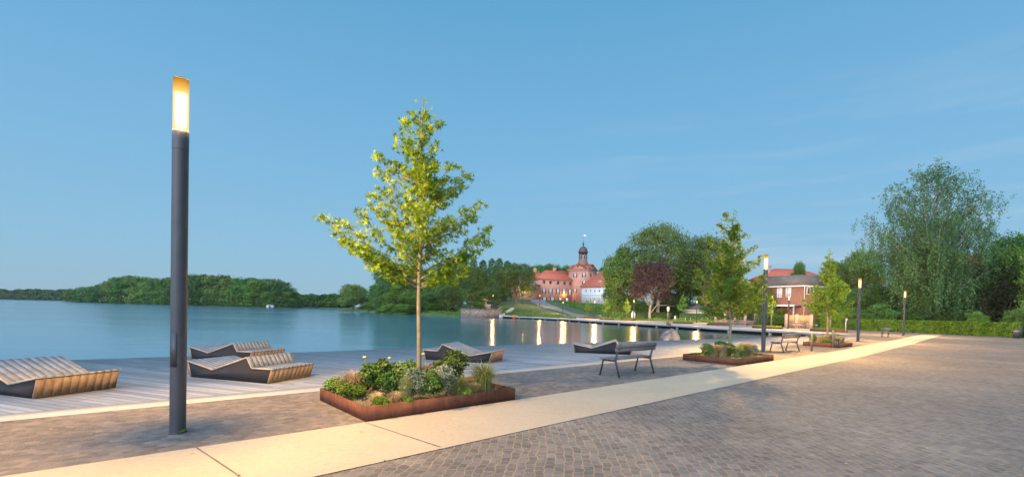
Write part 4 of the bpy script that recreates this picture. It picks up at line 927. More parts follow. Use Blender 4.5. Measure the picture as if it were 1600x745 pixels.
# strip of low shrubs in front of those hedges
def clump_stuff(name, label, poly_fn, n, size, mat, seed, zspread=.3):
    rg = np.random.default_rng(seed); P = poly_fn(rg, n); z = TZ(P[:, 0], P[:, 1]); dens = np.sin(P[:, 0] * .9) * np.sin(P[:, 1] * .7 + 1) * .5 + .6
    C = np.column_stack([P, z + np.abs(rg.normal(size=n)) * zspread * np.clip(dens, .2, 1.3)]); V, Q = leaves(C, size, rg, up=.3); o = link(name, np_mesh(name, V, Q), M[mat]); return tag(o, label, 'ground cover', kind='stuff')
def band(pa, ya0, ya1, pb, yb0, yb1):
    def f(rg, n):
        s_, t_ = rg.random(n), rg.random(n); px = pa + (pb - pa) * s_; Y = (ya0 + (yb0 - ya0) * s_) * (1 - t_) + (ya1 + (yb1 - ya1) * s_) * t_; return np.column_stack([(px - 800) / 720 * Y, Y])
    return f
clump_stuff('hillside_shrubs', 'rough green planting on the slope below the castle', band(866, 196, 222, 985, 113, 205), 34000, .4, 'leaf_a', 21, .2)
clump_stuff('meadow', 'light green growth on the bank between quay and ramp', band(783, 124, 150, 900, 106, 118), 9000, .35, 'leaf_c', 22, .22)
clump_stuff('hedge_foot_planting', 'low planting at the foot of the promenade hedges', band(960, 108, 112, 1118, 92, 97), 7000, .25, 'leaf_a', 23, .35)
clump_stuff('shore_grass', 'long grass on the bank left of the stone quay wall', band(640, 148, 156, 722, 120, 132), 6000, .4, 'leaf_lime', 24, .35)
# white post, sign, wrapped figure on the promenade
t = thing('sign_post', 'thin sign post with a small pale panel left of the white post', 'sign', (AX(1043.5, 92), 92, 0), 0); MB().tube([(0, 0, 0), (0, 0, 2.9)], .045, 8).build('post', M['grey_metal'], t); MB().box((0, -.06, 2.55), (.42, .04, .9)).build('panel', M['trim'], t)
t = thing('post', 'squat white post in the gap between the two promenade hedges', 'post', (AX(1055, 103), 103, 0), 0); MB().box((0, 0, .55), (.3, .3, 1.1)).build('body', M['white_paint'], t); MB().box((0, 0, 1.14), (.36, .36, .08)).build('cap', M['white_paint'], t)
t = thing('covered_sculpture', 'white covered figure just left of the lamp by the copper beech', 'sculpture', (AX(991, 109) - .2, 109, 0), 0); MB().lathe([(0, .0), (.38, .02), (.46, .7), (.5, 1.3), (.36, 1.75), (.2, 2.0), (0, 2.1)], 18, (-.0, 0, 0)).build('cover', M['white_paint'], t, True); MB().lathe([(0, -.1), (.5, -.1), (.5, .02), (0, .02)], 18).build('plinth', M['granite'], t)
t0 = None
for i, px in enumerate((1071, 1079.5, 1088, 1097, 1106)):
    o = MB().box((0, 0, .45), (.1, .1, .9)).box((0, 0, .93), (.13, .13, .06)).build('bollard', M['grey_metal']); o.location = (AX(px, 97), 97, 0); tag(o, 'one of the thin grey bollards in a row before the pavilion hedge', 'bollard', 'bollards in front of the pavilion hedge')
# brick piered railing on a low stone wall
def railing(label, a, b, n):
    a, b = Vector(a), Vector(b); L = (b - a).length; an = math.atan2((b - a).y, (b - a).x); t = thing('garden_railing', label, 'fence', (a.x, a.y, 0), an)
    MB().box((L / 2, 0, .38), (L, .34, .80)).build('low_wall', M['stone_wall'], t)
    for i in range(n + 1): MB().box((L * i / n, 0, .95), (.42, .42, 1.9)).box((L * i / n, 0, 1.93), (.52, .52, .08)).build('pier', M['pier_brick'], t)
    for i in range(n):
        m = MB(); x0, x1 = L * i / n + .21, L * (i + 1) / n - .21; m.box(((x0 + x1) / 2, 0, 1.7), (x1 - x0, .05, .06)); m.box(((x0 + x1) / 2, 0, .9), (x1 - x0, .05, .06))
        k = int((x1 - x0) / .16)
        for j in range(k): m.box((x0 + (j + .5) * (x1 - x0) / k, 0, 1.3), (.03, .03, .8))
        m.build('rail_panel', M['black_metal'], t)
    return t
railing('railing with pink brick piers on a low stone wall behind the maple', (AX(1119, 84), 84), (AX(1181, 79), 79), 4)
t = thing('garden_wall', 'rough fieldstone garden wall with creeper right of the brick piered railing', 'wall', (AX(1181, 79), 79, 0)); a = Vector((0, 0)); b = Vector((AX(1229, 72), 72)) - Vector((AX(1181, 79), 79)); L = b.length; an = math.atan2(b.y, b.x); t.rotation_euler[2] = an
MB().box((L / 2, 0, 1.0), (L, .5, 2.1)).build('wall', M['stone_wall'], t)
wf = thing('wooden_fence', 'pale yellow boarded fence on a stone base in front of the brick house', 'fence', (AX(1229, 68), 68, 0)); b = Vector((AX(1268, 66), 66)) - Vector((AX(1229, 68), 68)); L = b.length; wf.rotation_euler[2] = math.atan2(b.y, b.x)
MB().box((L / 2, 0, .4), (L, .4, .85)).build('stone_base', M['stone_wall'], wf)
for k in (0, .42, 1): MB().box((L * k, 0, 1.0), (.4, .45, 2.0)).build('pier', M['pier_brick'], wf)
for (k0, k1) in ((.05, .38), (.47, .95)):
    m = MB(); n = int((k1 - k0) * L / .13)
    for j in range(n): m.box((L * (k0 + (k1 - k0) * (j + .5) / n), -.12, 1.35), (.11, .03, 1.0 + .03 * math.sin(j * 2.1)))
    m.build('board_panel', M['fence_wood'], wf)

# dead leaves and grit blown over the paving
rg = np.random.default_rng(88); n = 420; C = np.column_stack([rg.uniform(-6, 30, n), rg.uniform(3.6, 26, n), np.full(n, .022)]); V, Q = leaves(C, .045, rg, up=6.0); o = link('fallen_leaves', np_mesh('fallen_leaves', V, Q), M['leaf_straw']); tag(o, 'dry bits of leaf scattered over the paving', 'fallen leaves', kind='stuff')
# ================================================================== BUILDINGS
class Facade:
    """vertical wall through two ground points; finds wall coordinates of a line of sight"""
    def __init__(s, A, B): s.A = np.array(A, float); s.B = np.array(B, float); s.L = np.linalg.norm(s.B - s.A); s.d = (s.B - s.A) / s.L; s.an = math.atan2(s.d[1], s.d[0])
    def at(s, px, py):
        r = _ray(px, py); Mx = np.array([[s.d[0], -r[0]], [s.d[1], -r[1]]]); sol = np.linalg.solve(Mx, -s.A); return sol[0], CAM_H + r[2] * sol[1]
def wall_box(mb, poly, z0, z1): mb.prism(poly, z0, z1)
def window(parent, x, z, w_, h_, pane='curtain_glass', frame='trim', shut=False, y=0.0, name='window', bars=(1, 2)):
    """local: wall runs along x, outside is -y"""
    m = MB(); d = .10
    m.box((x - w_ / 2, y - .03, z), (d, .14, h_ + d)); m.box((x + w_ / 2, y - .03, z), (d, .14, h_ + d)); m.box((x, y - .034, z + h_ / 2), (w_ - d, .13, d)); m.box((x, y - .034, z - h_ / 2), (w_ - d, .15, d))
    for i in range(bars[0]): m.box((x - w_ / 2 + w_ * (i + 1) / (bars[0] + 1), y - .03, z), (.07, .06, h_ - d))
    for i in range(bars[1]): m.box((x, y - .026, z - h_ / 2 + h_ * (i + 1) / (bars[1] + 1)), (w_ - d, .05, .06))
    f = m.build(name, M[frame], parent)
    q = MB(); q.box((x, y - .012, z), (w_ - d, .02, h_ - d)); q.build('pane', M[pane], f)
    if shut:
        for sd in (-1, 1): MB().box((x + sd * (w_ / 2 + .05 + w_ * .24), y - .05, z), (w_ * .46, .07, h_ + .1)).build('shutter', M['shutter'], f)
    return f
# --- castle wing
cs = thing('brick_castle', 'large pink brick castle with red roofs and a domed lantern tower on the hill', 'castle', (0, 0, 0))
FA = Facade((AX(843.6, 229), 229), (AX(894.4, 235), 235)); zb = ZT(860, 474.5, 230) - .6; ze = FA.at(870, 436.2)[1]
def sub(name, FA_, depth, z0, z1, mat, parent=cs):
    """wall block behind a facade, in its own local frame"""
    o = MB().box((FA_.L / 2, depth / 2, (z0 + z1) / 2), (FA_.L, depth, z1 - z0)).build(name, mat, parent); o.location = (FA_.A[0], FA_.A[1], 0); o.rotation_euler = (0, 0, FA_.an); return o
def roof_hip(name, FA_, depth, z, rise, mat, parent, hipl=1.0, hipr=1.0, over=.5):
    L, d = FA_.L, depth; o_ = over; h2 = d / 2
    V = [(-o_, -o_, z), (L + o_, -o_, z), (L + o_, d + o_, z), (-o_, d + o_, z), (h2 * hipl - (0 if hipl else o_), h2, z + rise), (L - h2 * hipr + (0 if hipr else o_), h2, z + rise)]
    V += [(x, y, zz - .25) for x, y, zz in V[:4]]
    m = MB(); m.add(V, [(0, 1, 5, 4), (2, 3, 4, 5), (1, 2, 5), (3, 0, 4), (6, 7, 1, 0), (7, 8, 2, 1), (8, 9, 3, 2), (9, 6, 0, 3), (9, 8, 7, 6)]); o = m.build(name, mat, parent); o.location = (FA_.A[0], FA_.A[1], 0); o.rotation_euler = (0, 0, FA_.an); return o
wing = sub('wing_wall', FA, 11, zb, ze, M['castle_brick']); rf = roof_hip('wing_roof', FA, 11, ze + .05, ZT(870, 422.5, 237) - ze, M['red_tile'], cs, .9, 0, .5)
ch_ = MB().box((FA.L * .55, 5.3, ze + 5.0), (1.6, 1.2, 2.6)).box((FA.L * .55, 5.3, ze + 6.35), (1.8, 1.4, .2)).build('chimney', M['castle_brick'], rf)
def fwin(parent, FA_, px, py, wpx, hpx, Yd, **k):
    x, z = FA_.at(px, py); return window(parent, x, z, wpx / 720 * Yd / max(.3, abs(FA_.d[0])), hpx / 720 * Yd, **k)
MB().box((FA.L / 2, -.12, ze - .2), (FA.L + .4, .3, .35)).build('cornice', M['trim'], wing)
for px, py in ((849.8, 440), (860, 440.7), (871.8, 441.5), (881.8, 442.2), (891, 442.6)): fwin(wing, FA, px, py, 3.0, 4.4, 232, pane='glass', frame='shutter')
for px, py in ((850, 454.3), (860, 454.7), (871.8, 455.3), (881, 455.0), (890.5, 456)): fwin(wing, FA, px, py, 3.2, 7.6, 232, shut=True, bars=(1, 3))
for px, py in ((850.8, 468.2), (863, 468.3), (875.3, 469), (885.8, 469.3)): fwin(wing, FA, px, py, 3.4, 7.2, 232, shut=True, bars=(1, 3))
# left wing, seen past the chestnut
FL = Facade((AX(827, 214), 214), (AX(843.4, 227), 227)); lw = sub('left_wing_wall', FL, 9, zb - 1, FL.at(840, 445)[1], M['castle_brick']); roof_hip('left_wing_roof', FL, 9, FL.at(840, 445)[1] + .03, 2.2, M['copper_green'], cs, 1, 0, .3)
FL2 = Facade((AX(832, 236), 236), (AX(843, 236.5), 236.5)); sub('rear_wing_wall', FL2, 7, zb, ze + .6, M['castle_brick']); roof_hip('rear_wing_roof', FL2, 7, ze + .65, 3.6, M['red_tile'], cs, 1, 0, .4)
MB().box((AX(834.5, 240), 240, ze + 4.4), (1.5, 1.2, 3.4)).build('chimney', M['castle_brick'], cs)
FL3 = Facade((AX(776, 206), 206), (AX(801, 212), 212)); l3 = sub('low_wing_wall', FL3, 8, float(TZ(AX(788, 205), 205)) - 1.2, ZT(790, 456, 208), M['castle_brick'])
roof_hip('low_wing_roof', FL3, 8, ZT(790, 456, 208) + .03, 2.5, M['slate'], cs, 1, 1, .3)
for px in (780, 784.6, 789, 792.5, 796.5): fwin(l3, FL3, px, 466, 1.6, 5.6, 208, bars=(0, 2))
FL4 = Facade((AX(798, 200), 200), (AX(829, 205), 205)); l4 = sub('forecourt_wall', FL4, 1, float(TZ(AX(815, 200), 200)) - 1.2, ZT(815, 471, 202), M['castle_brick'])
# --- tower
th = math.radians(-35); C = np.array([AX(916.4, 230), 230.0]); ux, uy = np.array([math.cos(th), math.sin(th)]), np.array([-math.sin(th), math.cos(th)]); S = 10.6
FT = Facade(C - ux * S, C); FS = Facade(C, C + uy * S * .98); zc = ZT(916, 421.5, 230)
tw = MB().box((S / 2, S / 2, (zb + zc) / 2), (S, S, zc - zb)).build('tower_wall', M['castle_brick'], cs); tw.location = (FT.A[0], FT.A[1], 0); tw.rotation_euler = (0, 0, FT.an)
MB().box((S / 2, S / 2, zc + .3), (S + .9, S + .9, .6)).build('cornice', M['trim'], tw)
zg = ZT(904, 411.0, 231)
def gable(name, mat, th0, out_, z0, z1): # triangular prism across the tower
    m = MB(); h = S / 2 + out_
    P = [(-h, -h, z0), (h, -h, z0), (0, -h, z1), (-h, h, z0), (h, h, z0), (0, h, z1)]; m.add(P, [(0, 1, 2), (5, 4, 3), (0, 2, 5, 3), (1, 4, 5, 2), (0, 3, 4, 1)]); o = m.build(name, mat, tw); o.location = (S / 2, S / 2, 0); o.rotation_euler = (0, 0, th0); return o
gable('gable', M['castle_brick'], 0, .02, zc + .6, zg - .35); gable('gable', M['castle_brick'], math.pi / 2, .03, zc + .6, zg - .38)
for k, z_ in ((0, 0), (1, .02)):
    m = MB(); h = S / 2 + .1; ed = S / 2 + .55; t2 = .35
    for sd in (-1, 1):
        V = [(sd * ed, -h - .35, zc + .55 + z_), (0, -h - .35, zg + z_), (0, h + .35, zg + z_), (sd * ed, h + .35, zc + .55 + z_)]; V += [(x, y, z - .3) for x, y, z in V]
        m.add(V, [(0, 1, 2, 3) if sd < 0 else (3, 2, 1, 0), (7, 6, 5, 4), (0, 4, 5, 1), (1, 5, 6, 2), (2, 6, 7, 3), (3, 7, 4, 0)])
    o = m.build('tower_roof', M['red_tile'], tw); o.location = (S / 2, S / 2, 0); o.rotation_euler = (0, 0, k * math.pi / 2)
for sd, fx in ((0, FT), (1, FS)):
    fr = MB().lathe([(0, 0), (.45, 0), (.45, .12), (0, .12)], 16).build('round_window', M['shutter'], tw)
    if sd == 0: fr.location = (S / 2, -.16, zc + 2.0); fr.rotation_euler = (math.pi / 2, 0, 0)
    else: fr.location = (S + .04, S / 2, zc + 2.0); fr.rotation_euler = (0, math.pi / 2, 0)
def twin(FA_, px, py, wpx, hpx, shut=True, pane='curtain_glass', face=0, frame='trim'):
    x, z = FA_.at(px, py); w_ = wpx / 720 * 230 / max(.4, abs(FA_.d[0])); h_ = hpx / 720 * 230
    pr = bpy.data.objects.new('wall_face', None)
    f = window(tw, x, z, w_, h_, shut=shut, pane=pane, frame=frame)
    if face == 1:
        f.location = (S, 0, 0); f.rotation_euler = (0, 0, math.pi / 2)
    return f
for px, py, h_ in ((898.8, 430, 6), (912.5, 429.3, 6.2), (912.5, 441.3, 6.0), (898.2, 454, 5.6)): twin(FT, px, py, 2.6, h_)
for px, py in ((922.8, 429.8), (931.7, 430)): twin(FS, px, py, 2.0, 6.2, False, 'glass', 1, 'shutter')
twin(FT, 897.6, 470.5, 1.8, 4.2, False, 'glass', 0, 'shutter')
# lantern, dome and flag
LC = (S / 2, S / 2); k = lambda py: ZT(912.5, py, 237)
lan = thing('x', None, None); bpy.data.objects.remove(lan)
m = MB(); oc = lambda r, z: [(r * math.cos(math.pi / 8 + i * math.pi / 4), r * math.sin(math.pi / 8 + i * math.pi / 4)) for i in range(8)]
m.lathe([(0, zg - 3), (2.9, zg - 3), (2.75, k(411)), (2.35, k(408)), (2.3, k(404.5)), (0, k(404.5))], 8, (*LC, 0)); lan = m.build('lantern', M['lantern_wood'], tw)
m = MB()
for i in range(8):
    a = math.pi / 8 * 0 + i * math.pi / 4; x, y = LC[0] + 1.95 * math.cos(a), LC[1] + 1.95 * math.sin(a); o = MB().box((x, y, (k(404.5) + k(396)) / 2), (.5, .5, k(396) - k(404.5)), a).build('column', M['lantern_wood'], lan)
MB().lathe([(0, k(397)), (2.25, k(397)), (2.3, k(394.8)), (2.75, k(394.4)), (2.75, k(393.2)), (2.3, k(393.0)), (0, k(393.0))], 8, (*LC, 0)).build('lantern_cornice', M['copper_dark'], lan)
dz = k(384.6) - k(393.1); MB().lathe([(2.25 * math.cos(q), k(393.1) + dz * math.sin(q)) for q in np.linspace(0, 1.5, 8)] + [(.3, k(384.2)), (.22, k(382.5)), (.5, k(381.5)), (.48, k(380)), (.15, k(378.8)), (.05, k(376.5)), (0, k(376.4))], 16, (*LC, 0)).build('dome', M['copper_dark'], lan, True)
fp = MB().tube([(*LC, k(377)), (*LC, k(366.5))], .07, 6).build('flag_pole', M['grey_metal'], lan)
m = MB(); V = []; 
for i in range(7):
    x = i * .24; V += [(LC[0] + x, LC[1] + .12 * math.sin(i * 1.1), k(366.8)), (LC[0] + x, LC[1] + .12 * math.sin(i * 1.1), k(369))]
m.add(V, [(2 * i, 2 * i + 1, 2 * i + 3, 2 * i + 2) for i in range(6)]); m.build('flag', M['white_paint'], lan)
# --- white building
wbd = thing('white_building', 'long white plastered building with a red hipped roof right of the castle tower', 'building', (0, 0, 0))
FW_ = Facade((AX(907.3, 212), 212), (AX(985, 196), 196)); zeW = FW_.at(930, 447.2)[1]; z0 = ZT(930, 474.5, 208) - 1.0
ww = sub('wall', FW_, 13, z0, zeW, M['white_wall'], wbd); wr = roof_hip('roof', FW_, 13, zeW + .02, ZT(950, 423, 212) - zeW, M['red_tile'], wbd, 1.0, .8, .6)
MB().box((FW_.L / 2, -.1, zeW - .25), (FW_.L + .3, .25, .4)).build('cornice', M['trim'], ww); MB().box((FW_.L / 2, -.06, (z0 + zeW) / 2 + .6), (FW_.L + .1, .14, .22)).build('string_course', M['trim'], ww)
for px in (916, 922.7, 929.5, 936.5, 943.6, 954.2, 962): fwin(ww, FW_, px, 454.0, 1.7, 3.4, 206, pane='glass', bars=(1, 1))
for px in (916, 922.7, 929.2, 936.3, 943.5, 954.5, 962): fwin(ww, FW_, px, 467.6, 1.7, 6.2, 206, pane='glass', bars=(1, 2))
x_, z_ = FW_.at(934.5, 441); sk = MB().box((0, 0, 0), (1.5, 1.6, .15)).build('skylight', M['grey_metal'], wr); sk.location = (x_, 1.6, zeW + 2.35); sk.rotation_euler = (math.atan2(ZT(950, 423, 212) - zeW, 6.5), 0, 0)
MB().tube([(.1, -.2, zeW), (.1, -.2, z0)], .09, 6).build('downpipe', M['grey_metal'], ww)
# lit lamp on the castle wall
x_, z_ = FA.at(883, 460); wl = thing('x', None, None); bpy.data.objects.remove(wl)
wl = MB().box((x_, -.25, z_ + .35), (.5, .5, .12)).build('wall_lamp', M['black_metal'], wing); lg = MB().box((x_, -.25, z_), (.42, .42, .56)).build('lamp_glass', M['lit_glass'], wl)
q = FA.A + FA.d * x_ + np.array([FA.d[1], -FA.d[0]]) * 1.0; lamp_light(q[0], q[1], z_, 500, 'wall_lamp_bulb', .15)
# --- brick house by the pond
hs = thing('brick_house', 'two storey red brick house with a dark roof behind the second lamp', 'house', (0, 0, 0))
P0, P1_, P2_ = np.array([AX(1193, 75), 75.]), np.array([AX(1253.5, 70), 70.]), np.array([AX(1300, 72.5), 72.5]); dd = P2_ - P1_; P3_ = P0 + dd + np.array([0, 5.0])
zE = ZT(1253, 445.3, 70); zR = ZT(1253, 428.6, 70)
ctr = (P0 + P1_ + P2_ + P3_) / 4
MB().prism([tuple(p) for p in (P0, P1_, P2_, P3_)], -.2, zE).build('wall', M['house_brick'], hs)
m = MB(); ov = lambda p, s: tuple(ctr + (p - ctr) * s); base = [(*ov(p, 1.07), zE + .05) for p in (P0, P1_, P2_, P3_)]; topv = [(*ov(p, .9), zR) for p in (P0, P1_, P2_, P3_)]
m.add(base + topv, [(3, 2, 1, 0), (4, 5, 6, 7), (0, 1, 5, 4), (1, 2, 6, 5), (2, 3, 7, 6), (3, 0, 4, 7)]); rf = m.build('roof', M['dark_tile'], hs)
m = MB(); b2 = [(*ov(p, 1.075), zE - .02) for p in (P0, P1_, P2_, P3_)]; m.add(b2 + [(x, y, z - .18) for x, y, z in b2], [(0, 1, 2, 3), (7, 6, 5, 4), (0, 4, 5, 1), (1, 5, 6, 2), (2, 6, 7, 3), (3, 7, 4, 0)]); m.build('gutter', M['trim'], rf)
FH = Facade(P0, P1_); FH2 = Facade(P1_, P2_)
def hwin(FA_, px, py, wpx, hpx, Yd, **k_):
    x, z = FA_.at(px, py); xa, _ = FA_.at(px - wpx / 2, py); xb, _ = FA_.at(px + wpx / 2, py); f = window(hs, x, z, abs(xb - xa), hpx / 720 * Yd, **k_); f.location = (FA_.A[0], FA_.A[1], 0); f.rotation_euler = (0, 0, FA_.an); return f
hwin(FH, 1218.3, 457.3, 6.5, 13.5, 73, bars=(1, 0)); hwin(FH, 1232.2, 456.8, 7, 14, 72, bars=(1, 0)); hwin(FH2, 1265.5, 454.5, 10, 10.5, 70.5, pane='glass', bars=(1, 0))
x_, _ = FH2.at(1256, 450); dp = MB().tube([(x_ - .3, -.35, zE - .1), (x_, -.12, zE - .7), (x_, -.12, .0)], .06, 6).build('downpipe', M['trim'], hs); dp.location = (*P1_, 0); dp.rotation_euler = (0, 0, FH2.an)
xa, za = FH.at(1216, 478); xb, _ = FH.at(1252, 478); m = MB(); m.box(((xa + xb) / 2, -1.1, za), (xb - xa, 2.2, .22)); po = m.build('porch_roof', M['slate'], hs); po.location = (*P0, 0); po.rotation_euler = (0, 0, FH.an)
po2 = MB().box(((xa + xb) / 2, -2.2, za + .05), (xb - xa + .1, .1, .26)).build('porch_fascia', M['trim'], po)
for xx in (xa + .1, xb - .1): MB().box((xx, -2.0, za / 2), (.18, .18, za - .1)).build('porch_post', M['grey_metal'], po)
# --- houses further back, only their roofs showing
def bg_house(label, p0, p1, Y, yeave, yridge, mat='pier_brick', roof='red_tile', depth=9, hip=.6, chim=None, dY=0):
    F_ = Facade((AX(p0, Y), Y), (AX(p1, Y + dY), Y + dY)); t = thing('town_house', label, 'house', (0, 0, 0)); ze_ = F_.at((p0 + p1) / 2, yeave)[1]; w_ = sub('wall', F_, depth, -.2, ze_, M[mat], t)
    r_ = roof_hip('roof', F_, depth, ze_ + .02, ZT((p0 + p1) / 2, yridge, Y + depth / 2) - ze_, M[roof], t, hip, hip, .5)
    for f_ in (.25, .5, .75): window(w_, F_.L * f_, ze_ - 1.9, 1.1, 1.5)
    if chim:
        x, _ = F_.at(chim, yridge); zt = ZT(chim, yridge - 2.5, Y + depth / 2); MB().box((x, depth / 2, zt - 1), (1.1, .9, 2.4)).box((x, depth / 2, zt + .25), (1.25, 1.05, .15)).build('chimney', M['pier_brick'], r_)
    return t
bg_house('red tiled house roof showing above the dark roof of the brick house', 1207, 1290, 96, 434, 420.5, chim=1218)
bg_house('red tiled roof glimpsed between the trees right of the third planter tree', 1338, 1382, 92, 436, 418, chim=1373)
bg_house('orange red house whose roof shows at the right of the birch crown', 1503, 1562, 80, 412, 395, chim=None)
# --- pavilion
pv_ = thing('pavilion', 'small pavilion with a pyramid slate roof and white fascia behind the hedge', 'pavilion', (AX(1090.5, 116), 116, 0), math.radians(20)); zz = ZT(1090, 484.5, 116); za = ZT(1090, 474.3, 116)
MB().box((0, 0, zz / 2 - .1), (4.6, 4.6, zz)).build('wall', M['white_wall'], pv_)
m = MB(); r_ = 2.9; m.add([(-r_, -r_, zz + .15), (r_, -r_, zz + .15), (r_, r_, zz + .15), (-r_, r_, zz + .15), (0, 0, za)], [(0, 1, 4), (1, 2, 4), (2, 3, 4), (3, 0, 4), (3, 2, 1, 0)]); m.build('roof', M['slate'], pv_)
MB().box((0, 0, zz), (5.6, 5.6, .28)).build('fascia', M['trim'], pv_)
t = thing('closed_parasol', 'closed blue parasol standing behind the slate pavilion', 'parasol', (AX(1098, 123), 123, 0)); zt = ZT(1098, 468, 123); MB().tube([(0, 0, 0), (0, 0, zt)], .05, 6).build('pole', M['grey_metal'], t); MB().lathe([(0, zt), (.12, zt - .3), (.3, zt - 1.6), (.26, zt - 2.6), (0, zt - 2.6)], 12).build('canopy', M['blue'], t, True)
# --- stone quay wall, railing, landing, kiosk, car
A_ = (AX(722, 120), 119.4); B_ = (AX(784, 122), 121.8); sw = thing('quay_wall', 'rough fieldstone retaining wall at the water left of the quay', 'wall', (*A_, 0), math.atan2(B_[1] - A_[1], B_[0] - A_[0])); L = math.dist(A_, B_)
MB().box((L / 2, 1.2, .3), (L, 2.4, 2.7)).build('wall', M['stone_wall'], sw); MB().box((L / 2, .4, 1.7), (L + .1, .95, .14)).build('coping', M['granite'], sw)
A2 = (AX(722.5, 121), 121); fr = thing('railing', 'dark metal railing on top of the fieldstone quay wall', 'railing', (*A2, 1.5), 0.05); Lr = 5.5; m = MB(); m.box((Lr / 2, 0, 1.0), (Lr, .05, .05)); m.box((Lr / 2, 0, .55), (Lr, .04, .04)); m.build('rails', M['black_metal'], fr)
for i in range(5): MB().box((Lr * i / 4, 0, .5), (.07, .07, 1.0)).build('post', M['black_metal'], fr)
t = thing('landing_stage', 'pale concrete landing stage at the left tip of the quay', 'landing stage', (0, 0, 0)); MB().prism([(-8.3, 125.2), (0, 119.4), (1.5, 121), (-6, 127.5)], -.1, .22).build('slab', M['kerb'], t)
a = Vector((AX(783, 121.6), 121.6, .2)); b = Vector((AX(802, 141), 141, float(TZ(AX(802, 141), 141)) + .5)); t = thing('stone_stair', 'pale stone stair stringer climbing from the landing stage', 'stair', a); d = b - a; m = MB(); n = 14
for i in range(n): p = d * (i / n); m.box((p.x, p.y, p.z - .4), (1.0, d.y / n + .05, 1.1))
m.build('steps', M['kerb'], t)
t = thing('kiosk', 'small kiosk with a bright red awning beside the lamp in the dark trees', 'kiosk', (AX(761, 143), 143, float(TZ(AX(761, 143), 143)))); MB().box((0, 0, .8), (2.2, 2, 1.6)).build('counter', M['pier_brick'], t); MB().box((-.4, 0, 1.5), (.5, .5, 3)).build('post', M['grey_metal'], t); m = MB(); m.add([(-2, -1, 2.9), (1, -1, 2.5), (1, 1, 2.5), (-2, 1, 2.9), (-.6, -1, 3.3), (-.6, 1, 3.3)], [(0, 1, 4), (3, 5, 2), (0, 4, 5, 3), (4, 1, 2, 5), (0, 3, 2, 1)]); m.build('awning', M['orange'], t)
def small_car(label, loc, rz, mat):
    t = thing('parked_car', label, 'car', loc, rz); side = [(-2.1, .35), (2.1, .35), (2.15, .75), (1.3, .92), (.75, 1.4), (-1.0, 1.45), (-1.9, .98), (-2.15, .8)]
    m = MB(); n = len(side); V = [(x, -.85, z) for x, z in side] + [(x, .85, z) for x, z in side]; m.add(V, [tuple(range(n)), tuple(range(n, 2 * n))[::-1]] + [((i + 1) % n, i, i + n, (i + 1) % n + n) for i in range(n)]); m.build('body', mat, t)
    for x in (-1.35, 1.35):
        for y in (-.8, .8):
            w_ = MB().lathe([(0, -.1), (.24, -.1), (.32, -.08), (.32, .08), (.24, .1), (0, .1)], 16).build('wheel', M['black_metal'], t); w_.location = (x, y, .32); w_.rotation_euler = (math.pi / 2, 0, 0)
    MB().box((-.1, 0, 1.18), (1.7, 1.72, .32)).build('windows', M['glass'], t); return t
x = AX(769, 146); small_car('dark car parked right of the red awning kiosk', (x, 146, float(TZ(x, 146))), .1, M['car_paint'])
x = AX(1578, 58); small_car('dark car hidden behind the right end of the hedge', (x, 58, .0), -.4, M['car_paint'])
x = AX(803, 121); t = thing('orange_marker', 'small orange red life buoy stand on the bank above the quay', 'life buoy', (AX(803, 114), 117, float(TZ(AX(803, 117), 117)))); MB().box((0, 0, .45), (.08, .08, 1.5)).build('post', M['grey_metal'], t)
m = MB(); m.tube([(.34 * math.cos(a_), -.08, 1.1 + .34 * math.sin(a_)) for a_ in np.linspace(0, 2 * math.pi, 17)], .12, 6, False); m.build('ring', M['orange'], t, True)
# boathouse on the island
bh = thing('boathouse', 'tiny white boathouse at the waterline of the island', 'boathouse', (AX(423, 349), 349, -.5)); MB().box((0, 0, .9), (5, 3, 1.6)).build('wall', M['white_wall'], bh); m = MB(); m.add([(-2.8, -1.8, 1.7), (2.8, -1.8, 1.7), (2.8, 1.8, 1.7), (-2.8, 1.8, 1.7), (-2.6, 0, 2.4), (2.6, 0, 2.4)], [(0, 1, 5, 4), (2, 3, 4, 5), (1, 2, 5), (3, 0, 4), (3, 2, 1, 0)]); m.build('roof', M['slate'], bh); MB().box((0, -1.52, .7), (1.6, .06, 1.2)).build('door', M['black_metal'], bh)

# ================================================================== TREES
PA = tree_proto(1, 16, 13, M['leaf_a'], M['bark'], 1700, 18, .42, .10, 11)
PB = tree_proto(2, 16, 13, M['leaf_b'], M['bark'], 1700, 18, .42, .02, 12)
PC = tree_proto(3, 16, 14, M['leaf_c'], M['bark'], 1700, 18, .42, .12, 12)
PD = tree_proto(4, 16, 12, M['leaf_a'], M['bark'], 1700, 18, .42, .02, 10)
PCOL = tree_proto(5, 18, 7, M['leaf_b'], M['bark'], 1100, 16, .42, .05, 7, column=True)
PASH = tree_proto(6, 20, 18, M['leaf_c'], M['pale_bark'], 1700, 20, .40, .28, 17, umb=True, clump_r=.8, r0=.55, inner=.1)
PBEE = tree_proto(7, 11.5, 9.5, M['leaf_beech'], M['pale_bark'], 1500, 18, .26, .26, 12, r0=.36)
PYEW = tree_proto(8, 12, 9, M['leaf_yew'], M['bark'], 900, 16, .30, .02, 11)
FA_ = tree_proto(11, 22, 18, M['leaf_a'], M['bark'], 900, 12, 1.05, .06, 11, clump_r=1.1)
FB_ = tree_proto(12, 22, 18, M['leaf_b'], M['bark'], 900, 12, 1.05, .04, 12, clump_r=1.1)
FC_ = tree_proto(13, 22, 18, M['leaf_c'], M['bark'], 900, 12, 1.05, .04, 10, clump_r=1.1)
rng = np.random.default_rng(99)
def T(proto, name, label, px, Y, ytop, wpx, group=None, zadd=0, **k):
    X = AX(px, Y); z = float(TZ(X, Y)) if px > 500 else -.25; z += zadd; H_ = ZT(px, ytop, Y) - z; return place_tree(proto, name, label, X, Y, z - .05, H_, wpx / 720 * Y, rng.uniform(0, 6.28), group, **k)
